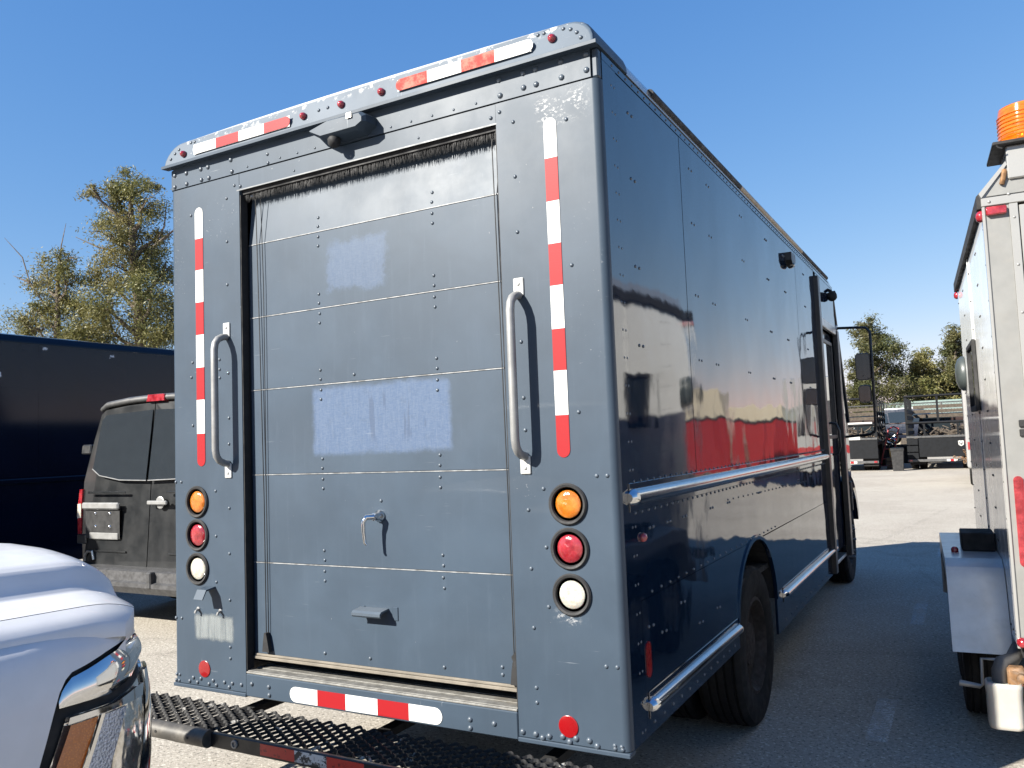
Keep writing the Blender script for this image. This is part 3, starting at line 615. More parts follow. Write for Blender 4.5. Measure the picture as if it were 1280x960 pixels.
def platemark():
    g = G('cleaned_paint'); o = g.coord(); X = g.xyz(o)
    st = g.ramp(g.noise(g.mapping(o, (70, 70, 4)), 1.0, 4, .7), .3, .7); nn = g.math('MULTIPLY', g.math('SUBTRACT', g.noise(o, 18, 4), .5), .03)
    a = g.math('MULTIPLY', box_mask(g, X[0], X[2], -1.025, -.772, .752, .862, .012, nn), g.math('MULTIPLY_ADD', st, .45, .25))
    return g.fin(col=(.21, .23, .235), rough=.6, alpha=a)
build_truck(truck)

# rear step: expanded-metal mesh in a frame
def build_step(T):
    s = MB()
    s.box(-1.30, 1.12, -.305, -.285, .405, .466, .004)
    for a in (-1.31, 1.11): s.box(a, a+.02, -.283, -.02, .42, .466, .003)
    fr = s.build('rear_step', 'black', T, 0)
    for x in (-.8, 0.0, .8): MB().box(x-.03, x+.03, -.283, .4, .385, .418).build('support_arm', 'blackmatte', fr, 0)
    m = MB(); nx, ny = 30, 10; px, py = 2.40/nx, .245/ny; rnd = random.Random(5)
    for j in range(ny+1):
        y = -.275+py*j
        pts = []
        for i in range(nx*8+1):
            ph = i/8.0; w = math.cos(2*math.pi*ph+(math.pi if j % 2 else 0))
            pts.append((-1.29+px*ph, y+w*py*.46, .4665+.0045*w+rnd.uniform(-.001, .001)))
        # a flat slanted strand: rectangular section
        rings = [[Vector((p[0], p[1]-.004, p[2]-.007)), Vector((p[0], p[1]+.001, p[2]-.008)), Vector((p[0], p[1]+.004, p[2]+.004)), Vector((p[0], p[1], p[2]+.005))] for p in pts]
        m.loft(rings, True, True)
    m.build('mesh_tread', 'mesh', fr, 0, kind='stuff')
    m = MB(); m.lathe([(.02, 0), (.036, 0), (.036, .52), (.02, .52), (.02, .1), (.0, .1)], (-.57, -.315, .442), (-1, 0, 0), 24)
    m.build('step_tube', 'tube', fr, 50)
    m = MB()
    for x in (-.66, -.86): m.lathe([(.006, .0), (.006, .002)], (x, -.351, .446), (0, -1, 0), 8)
    m.build('tube_bolts', 'blackmatte', fr, 0)
    MB().lathe([(.017, 0), (.017, .006), (.010, .007), (.009, .002), (.001, .002)], (-.43, -.305, .437), (0, -1, 0), 20).build('bolt', 'steel', fr, 40)
    b = MB().box(-.285, .245, -.3056, -.3052, .418, .458).build('reflective_strip', 'tapeworn', fr, 0)
    strip_h(b, (-.285, -.10, .065, .245), .416, .460, ['tapered2', 'tapeworn', 'tapered2'], y=-.3058, round_=(False, False))
def more():
    g = G('worn_white_tape'); o = g.coord(); X = g.xyz(o)
    w = g.math('ADD', g.ramp(g.noise(o, 28, 6, .75), .5, .56), g.ramp(X[2], .425, .45, .5, 0))
    MT['tapeworn'] = g.fin(col=g.mix(g.ramp(w, .4, .7), (.66, .66, .64), (.05, .05, .05)), rough=.5)
    g = G('worn_red_tape'); o = g.coord()
    MT['tapered2'] = g.fin(col=g.mix(g.ramp(g.noise(o, 40, 6, .75), .56, .64), (.62, .05, .035), (.25, .03, .025)), rough=.35)
    g = G('pale_flecked_mesh'); o = g.coord(); geo = g.n('ShaderNodeNewGeometry')
    e = g.ramp(g.noise(o, 9, 5, .7), .62, .69)
    MT['mesh'] = g.fin(col=g.mix(e, (.010, .010, .011), (.34, .33, .31)), rough=.5, spec=.25)  # black strands, pale grey where the noise runs high
    g = G('weathered_tube'); o = g.coord()
    MT['tube'] = g.fin(col=g.mix(g.ramp(g.noise(o, 12, 6, .7), .35, .7), (.045, .042, .038), (.10, .092, .08)), rough=.5, metal=.2)
more(); build_step(truck)
# ------------------------------------------------------------------ white enclosed trailer on the right
MT['pipegrey'] = mk('grey_drain_pipe', (.13, .125, .12), .6, dirt=.4)
MT['ventgrey'] = mk('grey_vent_plastic', (.05, .06, .06), .4)
def build_trailer():
    T = thing('enclosed_trailer', 'white enclosed trailer with riveted side and red marker lamps, right edge of the lot lane', 'trailer', (2.42, 1.90, 0), R(2.8))
    Lg = 2.80
    cuts = [.034, .70, 1.40, 2.10, Lg]
    for i in range(4):
        MB().box(.0015+.0012*(i % 2), .02, cuts[i]+.002, cuts[i+1]-.001, .55, 2.72).build('side_panel', 'trsunside', T, 0)
    m = MB()
    for c in cuts[2:3]: m.box(-.004, .0, c-.018, c+.018, .56, 2.70)
    m.build('seam_strip', 'trsunside', T, 0)
    m = MB()
    for c in [.06, .675, .725, 1.375, 1.425, 2.075, 2.125, 2.77]:
        for k in range(12): m.rivet((.001, c, .62+k*.18), (-1, 0, 0), .006)
    for k in range(24): m.rivet((.001, .08+k*.115, .60), (-1, 0, 0), .006)
    m.build('rivets', 'rubber', T, 60, kind='stuff')
    m = MB(); m.prism([(-.022, 2.700), (.012, 2.700), (.012, 2.775), (-.006, 2.782), (-.022, 2.765)], 'y', .03, Lg+.02); m.build('roof_rail', 'rubber', T, 0)
    for y in (.05, Lg-.03):
        MB().lathe([(.03, 0), (.03, .012), (.02, .024), (.001, .028)], (-.002, y, 2.665), (-1, 0, 0), 14).build('marker_lamp', 'red', T, 60)
    roof = [(0, 2.745), (.006, 2.765), (.118, 2.905), (2.10, 2.905), (2.214, 2.765), (2.22, 2.745)]
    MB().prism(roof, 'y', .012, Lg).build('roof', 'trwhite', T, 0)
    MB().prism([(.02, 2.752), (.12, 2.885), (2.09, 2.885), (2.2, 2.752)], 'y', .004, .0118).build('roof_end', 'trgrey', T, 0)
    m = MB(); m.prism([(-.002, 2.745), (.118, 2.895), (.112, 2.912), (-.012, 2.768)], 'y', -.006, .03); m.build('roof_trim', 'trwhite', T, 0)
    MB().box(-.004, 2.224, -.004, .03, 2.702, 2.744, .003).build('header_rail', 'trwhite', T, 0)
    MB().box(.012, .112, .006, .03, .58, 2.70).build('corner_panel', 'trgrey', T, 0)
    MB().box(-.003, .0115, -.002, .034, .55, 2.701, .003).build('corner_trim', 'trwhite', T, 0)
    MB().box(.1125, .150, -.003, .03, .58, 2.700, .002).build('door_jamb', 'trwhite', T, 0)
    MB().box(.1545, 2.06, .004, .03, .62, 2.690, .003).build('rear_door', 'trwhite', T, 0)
    MB().box(2.064, 2.22, -.002, .034, .55, 2.701, .003).build('corner_panel', 'trgrey', T, 0)
    m = MB(); m.rivet((.03, -.004, 2.722), r=.008); m.rivet((.115, -.004, 2.748), r=.008)
    for k in range(9): m.rivet((.131, -.003, .75+.235*k), r=.007)
    m.build('bolts', 'steel', T, 60, kind='stuff')
    b = MB().box(.012, .102, -.022, .006, 2.652, 2.694, .006).build('marker_lamp', 'red', T, 40)
    P = [(.055+a, 1.155+c) for a, c in arc(0, .195, .021, 0, 180, 8)+arc(0, -.195, .021, 180, 360, 8)]
    MB().prism(P, 'y', -.012, .006).build('tail_lamp', 'red', T, 0)
    m = MB(); m.box(.078, .112, -.006, .006, 1.56, 1.595, .003); m.box(.078, .112, -.006, .006, 1.605, 1.64, .003); m.build('hinge', 'rubber', T, 0)
    # beacon stand
    MB().box(.118, .62, -.012, .30, 2.82, 2.985, .006).build('beacon_stand', 'trwhite', T, 0)
    m = MB(); m.box(.06, .66, -.05, .32, 2.986, 3.004, .004); m.tube([(.075, -.05, 2.984), (.085, -.048, 2.972), (.10, -.046, 2.966)], .004, 6); st = m.build('beacon_plate', 'rubber', T, 0)
    m = MB(); m.lathe([(.110, 0), (.118, .01), (.116, .06), (.114, .15), (.108, .186), (.085, .198), (.001, .202)], (.215, .085, 3.006), (0, 0, 1), 28); bc = m.build('beacon_lens', 'beacon', st, 50)
    m = MB()
    for k in range(7): m.lathe([(.1165, 0), (.1195, .004), (.1165, .008)], (.215, .085, 3.03+.019*k), (0, 0, 1), 28, cap=False)
    m.build('lens_rib', 'beacon', st, 50)
    MB().lathe([(.05, 0), (.03, .10), (.045, .13), (.001, .14)], (.215, .085, 3.006), (0, 0, 1), 14).build('rotor', 'bright', st, 50)
    m = MB(); m.tube([(.09, -.004, 2.80), (.10, -.012, 2.84), (.105, -.004, 2.87)], .012, 6); m.build('wiring', 'rust', T, 60)
    # side window and hooded vent at the front end
    y0, y1, z0, z1 = 1.25, 1.86, 1.715, 2.165
    m = MB()
    for a, b_, c, d in ((y0, y0+.035, z0, z1), (y1-.035, y1, z0, z1), (y0+.035, y1-.035, z0, z0+.035), (y0+.035, y1-.035, z1-.035, z1)): m.box(-.022, .0005, a, b_, c, d, .004)
    w = m.build('window', 'rubber', T, 0); MB().box(-.008, .001, y0+.03, y1-.03, z0+.03, z1-.03).build('pane', 'glass', w, 0)
    m = MB(); m.lathe([(.135, 0), (.135, .02), (.115, .045), (.07, .062), (.001, .068)], (.0, Lg-.15, 2.03), (-1, 0, 0), 24); m.build('vent_hood', 'ventgrey', T, 60)
    # front wall, far side, floor
    MB().box(.02, 2.2, Lg-.02, Lg, .55, 2.745).build('front_wall', 'trwhite', T, 0)
    MB().box(2.2, 2.2185, .034, Lg, .55, 2.745).build('side_panel', 'trwhite', T, 0)
    m = MB(); m.box(.02, 2.2, .035, Lg-.02, .50, .56); m.box(.25, .32, .0, Lg+.9, .42, .50); m.box(1.9, 1.97, 0, Lg+.9, .42, .50); m.box(.1, 2.1, -.0, .05, .44, .55, .005); m.build('frame', 'blackmatte', T, 0)
    # fender, wheels
    fp = [(.30, .445), (.355, .60), (.425, .80), (.47, .86), (.56, .895), (1.78, .895), (1.88, .86), (1.95, .78), (2.05, .45)]
    m = MB(); m.prism(fp+[(y+.0, z-.018) for y, z in [(2.03, .46), (1.93, .78), (1.86, .855), (1.77, .89), (.57, .89), (.48, .857), (.435, .79), (.37, .60), (.315, .463)]], 'x', -.262, -.001); f = m.build('fender', 'fender', T, 30)
    m = MB(); m.prism(fp+[(2.0, .45), (1.9, .72), (1.7, .80), (.6, .80), (.5, .74), (.36, .45)], 'x', -.274, -.2622); m.build('fender_lip', 'fender', f, 30)
    MB().lathe([(.02, 0), (.02, .02), (.012, .03), (.001, .033)], (-.215, .80, .895), (0, -.25, 1), 12).build('marker_lamp', 'red', f, 60)
    MB().box(-.175, -.004, .84, 1.10, .896, 1.00, .006).build('step_box', 'blackmatte', T, 0)
    for y in (.82, 1.52): 
        wheel(T, -.22, y, .335, .2, -1, 'steel', .19); wheel(T, 2.44, y, .335, .2, 1, 'steel', .19)
    # drain pipe and crank below the corner
    m = MB(); m.tube([(.02, .25, .50), (-.02, .12, .47), (-.07, .06, .465), (-.085, .05, .43), (-.085, .05, .36)], .034, 12); p = m.build('drain_pipe', 'pipegrey', T, 50)
    m = MB(); m.box(-.055, .025, -.01, .06, .37, .46, .012); m.lathe([(.02, 0), (.02, .04)], (.0, -.01, .42), (0, -1, 0), 10); m.build('pipe_coupling', 'rust', p, 40)
    m = MB(); m.tube([(-.09, .09, .47), (-.155, .09, .47), (-.158, .09, .345), (-.17, .09, .335), (-.26, .09, .345)], [.008, .008, .008, .012, .016], 8); m.build('crank', 'steel', T, 60)
    MB().lathe([(.025, 0), (.025, .012), (.015, .022), (.001, .025)], (.02, -.0, .58), (-.5, -1, 0), 12).build('marker_lamp', 'red', T, 60)
    m = MB(); m.tube([(.29, Lg, .46), (1.1, Lg+1.2, .46), (1.93, Lg, .46)], .05, 6); m.build('drawbar', 'blackmatte', T, 0)
    # white jug hung on the pipe
    J = thing('plastic_jug', 'white plastic jug hanging from the pipe under the trailer corner', 'jug', (2.345, 1.905, .175), R(2.8))
    m = MB(); rg = lambda z, k: [Vector((x*k, y*k, z)) for x, y in arc(.045, .03, .03, 0, 90, 3)+arc(-.045, .03, .03, 90, 180, 3)+arc(-.045, -.03, .03, 180, 270, 3)+arc(.045, -.03, .03, 270, 360, 3)]
    m.loft([rg(0, .86), rg(.008, .97), rg(.02, 1), rg(.15, 1.0), rg(.19, 1.04), rg(.205, 1.06), rg(.213, 1.0), rg(.216, .92), rg(.20, .9)]); m.build('jug_body', 'plastic', J, 40)
build_trailer()

# ------------------------------------------------------------------ white pickup, lower left
def build_pickup():
    T = thing('pickup_truck', 'white pickup with chrome-trimmed headlamp nosing in at the lower left', 'pickup', PICK[0], PICK[1]); T.scale = (.88, .88, .88)
    key = [(.955, -2.2), (.957, -.8), (.957, -.5), (.95, -.36), (.935, -.25), (.910, -.165), (.872, -.095), (.815, -.04), (.73, .0), (.6, .035), (.4, .06), (.2, .072), (0, .076)]
    # smooth and resample
    pts = []
    for i in range(len(key)-1):
        p0 = Vector(key[max(i-1, 0)]); p1 = Vector(key[i]); p2 = Vector(key[i+1]); p3 = Vector(key[min(i+2, len(key)-1)])
        for k in range(6):
            t = k/6; pts.append(.5*((2*p1)+(p2-p0)*t+(2*p0-5*p1+4*p2-p3)*t*t+(3*p1-p0-3*p2+p3)*t*t*t))
    pts.append(Vector(key[-1]))
    cum = [0]
    for a, b in zip(pts, pts[1:]): cum.append(cum[-1]+(b-a).length)
    def at_u(u):
        u = min(max(u, 0), cum[-1]-1e-6)
        for i in range(len(pts)-1):
            if cum[i+1] >= u:
                t = (u-cum[i])/(cum[i+1]-cum[i]); p = pts[i].lerp(pts[i+1], t); d = (pts[i+1]-pts[i]).normalized(); return p, Vector((d.y, -d.x))
    def u_y(y):
        for i in range(len(pts)-1):
            if pts[i+1].y >= y: return cum[i]+(y-pts[i].y)/max(1e-6, pts[i+1].y-pts[i].y)*(cum[i+1]-cum[i])
        return cum[-1]
    def lean(z): return .055*max(0, (z-.80)/.28)**2+.03*max(0, (z-1.02)/.06)**2+.05*max(0, (.55-z)/.3)**2
    def W(u, z, off=0, sgn=1):
        p, n = at_u(u); q = p+n*(off-lean(z)); return Vector((q.x*sgn, q.y, z))
    def interp(tab, x):
        if x <= tab[0][0]: return tab[0][1]
        for (a, va), (b, vb) in zip(tab, tab[1:]):
            if x <= b: return va+(vb-va)*(x-a)/(b-a)
        return tab[-1][1]
    def patch(name, mat, par, y0, y1, zlo, zhi, off=0.0, nu=30, nz=8, shear=0.0, bulge=0.0, sgn=1, edge=.012, u1=None, smooth=60):
        m = MB(); ua = u_y(y0); ub = u_y(y1) if u1 is None else u1; rows = []
        for i in range(nu+1):
            u = ua+(ub-ua)*i/nu; p, _ = at_u(u); a, b = zlo(p.y, u), zhi(p.y, u); row = []
            for j in range(nz+1):
                z = a+(b-a)*j/nz; e = bulge*(1-(2*j/nz-1)**2)*(1-(2*i/nu-1)**4)
                row.append(W(u+shear*(z-.85), z, off+e, sgn))
            z0, z1 = row[0], row[-1]
            row = [W(u+shear*(a-.85), a+.001, off-edge, sgn)]+row+[W(u+shear*(b-.85), b-.001, off-edge, sgn)]
            rows.append(row)
        m.loft(rows, False, False)
        return m.build(name, mat, par, smooth)
    zgap = [(-2.2, .42), (-.62, .42), (-.445, .66), (-.43, .74), (-.395, .85), (-.372, .915), (-.352, .955), (-.325, .978), (-.274, .988), (-.203, 1.006), (-.14, 1.018), (-.05, 1.022), (.1, 1.02)]
    ztop = [(-2.2, 1.095), (-.5, 1.078), (-.3, 1.07), (-.15, 1.055), (-.05, 1.043), (.1, 1.04)]
    def arch(y, u): 
        d = .47**2-(y+1.02)**2
        return max(interp(zgap, y), .43+math.sqrt(d) if d > 0 else 0)
    tot = cum[-1]
    for s in (1, -1):
        f = patch('fender', 'silver', T, -2.2, .076, arch, lambda y, u: max(interp(ztop, y), arch(y, u)+.012)+.004, -.004, 150, 12, sgn=s)
        patch('lamp_surround', 'blackmatte', T, -.46, .05, lambda y, u: .56, lambda y, u: min(1.03, interp(zgap, y)+.03 if y > -.44 else .6), -.02, 40, 6, sgn=s)
        patch('chrome_trim', 'chrome', T, -.366, -.012, lambda y, u: interp([(-.37, .897), (-.213, .893), (-.133, .913), (-.07, .955), (-.01, .965)], y), lambda y, u: max(interp(zgap, y)-.013, .90), -.004, 40, 8, bulge=.010, sgn=s)
        h = patch('headlamp', 'lampchrome', T, -.352, .03, lambda y, u: .55, lambda y, u: interp([(-.37, .868), (-.213, .866), (-.133, .885), (-.06, .92), (.05, .93)], y), -.012, 40, 10, shear=.40, bulge=.012, sgn=s)
        patch('side_marker', 'amberdark', h, -.342, -.262, lambda y, u: .60, lambda y, u: .848, .004, 12, 6, shear=.42, bulge=.006, sgn=s)
        patch('lamp_bezel', 'chrome', h, -.352, -.10, lambda y, u: .852, lambda y, u: interp([(-.37, .869), (-.213, .867), (-.133, .886)], y), .006, 24, 3, shear=.4, sgn=s)
        patch('lamp_divider', 'chrome', h, -.258, -.246, lambda y, u: .58, lambda y, u: .852, .010, 3, 4, shear=.42, sgn=s)
        patch('lamp_reflector', 'lampblue', h, -.244, -.165, lambda y, u: .58, lambda y, u: .846, .003, 10, 6, shear=.42, sgn=s)
        patch('lamp_edge', 'chrome', h, -.075, -.01, lambda y, u: .56, lambda y, u: .915, .003, 8, 6, shear=.2, bulge=.004, sgn=s)
    # hood and fender tops: one crowned sheet each side of the shut line
    def yf(x):
        x = abs(x)
        for a, b in zip(pts, pts[1:]):
            if a.x >= x >= b.x and a.x != b.x: return a.y+(b.y-a.y)*(a.x-x)/(a.x-b.x)
        return .076 if x < .1 else -.5
    zt = [(0, 1.262), (.25, 1.256), (.42, 1.240), (.50, 1.226), (.525, 1.212), (.56, 1.160), (.585, 1.138), (.64, 1.132), (.70, 1.130), (.80, 1.126), (.82, 1.118), (.845, 1.107), (.862, 1.094), (.875, 1.078)]
    def H(x, y):
        d = max(0, yf(x)-y); t = min(1, d/.19); top = interp(zt, abs(x))+.03*min(1.2, max(0, -y))*max(0, 1-(abs(x)/.9)**3)
        ze = 1.036+.015*max(0, (abs(x)-.7)/.2)
        return ze+(top-ze)*math.sqrt(max(0, 1-(1-t)**2.0)) if top > ze else top
    def sheet(name, xs, yb):
        m = MB(); rows = []
        for x in xs:
            f = yf(x)-.043; row = [Vector((x, f-.03, 1.0)), Vector((x, f-.004, 1.025))]
            for d in (0, .003, .008, .015, .025, .038, .055, .08, .11, .15, .19, .3, .5, .7, 1.0): row.append(Vector((x, f-d-.004, H(x, f-d))))
            row.append(Vector((x, yb, H(x, yb)))); rows.append(row)
        if abs(xs[-1]) > .85: rows.append([Vector((p.x, p.y, p.z-.035)) for p in rows[-1]])
        m.loft(rows, False, False); return m.build(name, 'silver', T, 60)
    xs = sorted(set([i*.02 for i in range(-40, 41)]+[s_*q_ for s_ in (-1, 1) for q_ in (.51, .525, .535, .55, .57, .585)]))
    sheet('hood', [min(max(x, -.797), .797) for x in xs], -1.32)
    for s in (1, -1): sheet('fender_top', [s*x for x in (.802, .812, .82, .83, .84, .85, .858, .866, .876)], -1.32)
    # grille, bumper, wheels, cab, bed
    m = MB()
    for z in (.66, .74, .82, .90): m.box(-.56, .56, .015, .055, z, z+.045, .008)
    m.box(-.60, .60, -.06, .01, .60, .98)
    m.build('grille', 'chrome', T, 0)
    m = MB(); bp = lambda z, o: [Vector((x, y, z)) for x, y in [(-.93, -.6), (-.95, -.3), (-.84, -.04+o), (-.4, .10+o), (.4, .10+o), (.84, -.04+o), (.95, -.3), (.93, -.6)]]
    m.loft([bp(.36, -.03), bp(.42, 0), bp(.56, 0), bp(.60, -.03)]); m.build('front_bumper', 'chrome', T, 30)
    for y in (-1.02, -4.55):
        for s in (1, -1): wheel(T, s*.93, y, .50, .27, s, 'steel', .28).location.z = -.291
    cabr = lambda y, zt_, w0, w1, zb=.5: [Vector((x, y, z)) for x, z in ((-w0, zb), (-w0-.01, .95), (-w0, 1.16), (-w1, zt_-.06), (-w1+.08, zt_), (w1-.08, zt_), (w1, zt_-.06), (w0, 1.16), (w0+.01, .95), (w0, zb))]
    m = MB(); m.loft([cabr(-1.30, 1.20, .92, .86), cabr(-1.55, 1.30, .93, .80), cabr(-2.25, 1.86, .94, .70), cabr(-2.6, 1.93, .94, .70), cabr(-3.3, 1.91, .94, .70), cabr(-3.62, 1.80, .93, .72), cabr(-3.70, 1.20, .92, .88)]); m.build('cab', 'silver', T, 35)
    m = MB()
    for s in (1, -1): m._add([(s*.945, -1.95, 1.2), (s*.78, -2.3, 1.78), (s*.725, -2.7, 1.86), (s*.725, -3.3, 1.84), (s*.945, -3.45, 1.2)], [(0, 1, 2, 3, 4)])
    m.build('side_window', 'glass', T, 0)
    m = MB(); m._add([(-.72, -1.62, 1.37), (.72, -1.62, 1.37), (.62, -2.2, 1.85), (-.62, -2.2, 1.85)], [(0, 1, 2, 3)]); m.build('windscreen', 'glass', T, 0)
    m = MB()
    for s in (1, -1): m.box(min(s*.84, s*.95), max(s*.84, s*.95), -5.5, -3.72, .55, 1.2, .02)
    m.box(-.84, .84, -5.5, -3.72, .62, .7); m.box(-.84, .84, -5.5, -5.44, .7, 1.19); m.build('cargo_bed', 'silver', T, 0)
    m = MB(); m.box(-.7, .7, -5.2, -.2, .40, .58); m.build('chassis', 'blackmatte', T, 0)
PICK = ((-.40, -1.15, 0.256), R(-6))
def pm():
    g = G('lamp_reflector_chrome'); o = g.coord(); n = g.noise(g.mapping(o, (1, 1, .5)), 16, 2, .5)
    MT['lampchrome'] = g.fin(col=g.mix(g.ramp(g.noise(o, 22, 3), .35, .65), (.50, .48, .43), (.78, .77, .74)), metal=.9, rough=.12, coat=1, coatr=.02, normal=g.bump(n, .5, .03))
    g = G('lamp_reflector_fluted'); o = g.coord(); ck = g.voro(o, 130).outputs[0]
    MT['lampblue'] = g.fin(col=(.30, .36, .48), metal=.8, rough=.22, coat=1, coatr=.02, normal=g.bump(ck, .4, .004))
    g = G('amber_marker_lens'); o = g.coord(); ck = g.voro(o, 170).outputs[0]
    MT['amberdark'] = g.fin(col=g.mix(g.ramp(ck, 0, .6), (.52, .14, .008), (.36, .085, .005)), rough=.15, coat=1, coatr=.02, normal=g.bump(ck, .25, .003))
pm(); build_pickup()

# ------------------------------------------------------------------ charcoal cargo van and the navy step van behind it
def build_van():
    T = thing('cargo_van', 'dark charcoal cargo van seen from behind, tinted rear windows and silver bumper', 'van', (-4.70, 2.50, 0))
    prof = [(-1.0, .50), (-1.045, .62), (-1.05, .95), (-1.03, 1.40), (-.985, 1.60), (-.945, 1.78), (-.855, 2.10), (-.80, 2.165), (-.72, 2.195), (-.4, 2.225), (0, 2.236)]
    full = prof+[(-x, z) for x, z in prof[-2::-1]]
    def ring(y, k=1.0, dz=0): return [Vector((x*k, y, .5+(z-.5)*(1+dz))) for x, z in full]
    m = MB(); m.loft([ring(.02, .985, -.008), ring(.035), ring(.3), ring(3.6), ring(4.4, .98, -.03), ring(4.9, .97, -.28), ring(5.5, .95, -.38), ring(5.9, .88, -.48)]); m.build('body', 'van', T, 30)
    wx = lambda z: [ (.83+(2.142-z)*.27) ][0]
    for s in (-1, 1):
        o = -.012
        P = [(s*.006, .575), (s*.99, .575), (s*1.005, .95), (s*.985, 1.40), (s*.945, 1.60), (s*.90, 1.80), (s*.825, 2.08), (s*.76, 2.125), (s*.4, 2.155), (s*.006, 2.163)]
        d = MB().prism(P, 'y', -.018, .021).build('rear_door', 'van', T, 0)
        Wn = [(s*.018, 1.405), (s*.42, 1.415), (s*.74, 1.465), (s*.86, 1.53), (s*.85, 1.62), (s*.80, 2.02), (s*.735, 2.072), (s*.018, 2.092)]
        MB().prism(Wn, 'y', -.0235, -.0182).build('window', 'vanglass', d, 0)
        m = MB(); m.tube([(s*.012, -.0225, 1.402), (s*.42, -.0225, 1.411), (s*.742, -.0225, 1.459), (s*.87, -.0225, 1.528)], .005, 6); m.build('window_trim', 'steel', d, 0)
        MB().box(min(s*.30, s*.90), max(s*.30, s*.90), -.026, -.0178, 1.278, 1.302, .006).build('pressed_rib', 'van', d, 30); MB().box(min(s*.31, s*.82), max(s*.31, s*.82), -.024, -.0178, .70, .718, .005).build('pressed_rib', 'van', d, 30)
        t = [(s*1.0, .875), (s*1.055, .87), (s*1.06, 1.0), (s*1.05, 1.18), (s*1.025, 1.32), (s*.985, 1.325), (s*.998, 1.1)]
        l = MB().prism(t, 'y', -.03, .10).build('tail_lamp', 'red', T, 0)
        m = MB(); m.prism([(s*1.0, 1.035), (s*1.0615, 1.03), (s*1.055, 1.175), (s*.999, 1.18)], 'y', -.033, .09); m.build('reverse_lens', 'clear', l, 0)
        for z in (1.73, .82): MB().box(min(s*.93, s*1.08), max(s*.93, s*1.08), -.03, .05, z-.05, z+.05, .012).build('hinge', 'black', T, 0)
        wheel(T, s*1.02, 1.2, .38, .24, s, 'rim', .22); wheel(T, s*1.02, 4.9, .38, .24, s, 'rim', .22)
    m = MB(); m.box(-.965, -.385, -.055, -.017, 1.122, 1.190, .014); m.build('plate_garnish', 'steel', T, 30)
    m = MB(); m.box(-.94, -.40, -.021, -.0175, .83, 1.118, .0); pr = m.build('plate_recess', 'blackmatte', T, 0)
    MB().box(-.87, -.42, -.03, -.0205, .826, .890, .006).build('recess_lip', 'steel', pr, 0)
    m = MB()
    for x, z in ((-.78, 1.08), (-.55, 1.08), (-.78, .95), (-.55, .95)): m.rivet((x, -.021, z), r=.02)
    m.build('plate_bolts', 'bright', pr, 60)
    m = MB(); m.box(.05, .33, -.055, -.035, 1.170, 1.210, .008); m.box(.06, .09, -.036, -.017, 1.175, 1.205); m.box(.28, .31, -.036, -.017, 1.175, 1.205); m.lathe([(.06, 0), (.05, .004), (.001, .005)], (.2, -.018, 1.19), (0, -1, 0), 18); m.build('door_handle', 'steel', T, 0)
    m = MB(); m.prism([(-.085, 2.175), (.175, 2.172), (.165, 2.238), (-.075, 2.242)], 'y', -.058, .06); m.build('high_brake_lamp', 'red', T, 0)
    m = MB(); m.tube([(-.84, -.0, 2.135), (-.74, -.012, 2.178), (-.4, -.016, 2.205), (0, -.016, 2.214), (.4, -.016, 2.205), (.74, -.012, 2.178), (.84, 0, 2.135)], [.03, .034, .034, .034, .034, .034, .03], 8); m.build('roof_lip', 'fence', T, 60)
    pb = [(-.16, .575), (-.20, .56), (-.205, .475), (-.245, .462), (-.245, .425), (-.20, .36), (.0, .36), (.0, .575)]
    m = MB(); m.prism(pb, 'x', -1.06, 1.06); bm_ = m.build('rear_bumper', 'bumper', T, 0)
    m = MB(); m.box(.30, .36, -.255, -.19, .42, .57, .01); m.build('bumper_post', 'bumper', bm_, 0)
    m = MB(); m.tube([(-.95, -.02, .60), (-.94, -.026, .66), (-.90, -.03, .695), (-.82, -.03, .70), (-.80, -.028, .62)], .014, 6); m.build('tow_loop', 'alu', T, 50)
    m = MB(); m.box(-.8, .8, .2, 5.4, .32, .5); m.build('underbody', 'blackmatte', T, 0)
    for s in (-1, 1): MB().box(min(s*1.08, s*1.28), max(s*1.08, s*1.28), 4.05, 4.15, 1.3, 1.62, .03).build('mirror', 'black', T, 0)
    return T
VAN = build_van()
for p_ in VAN.children_recursive:          # the rear end leans forward above the waist
    for v in p_.data.vertices:
        if v.co.z > 1.3 and v.co.y < .4: v.co.y += (v.co.z-1.3)*.13

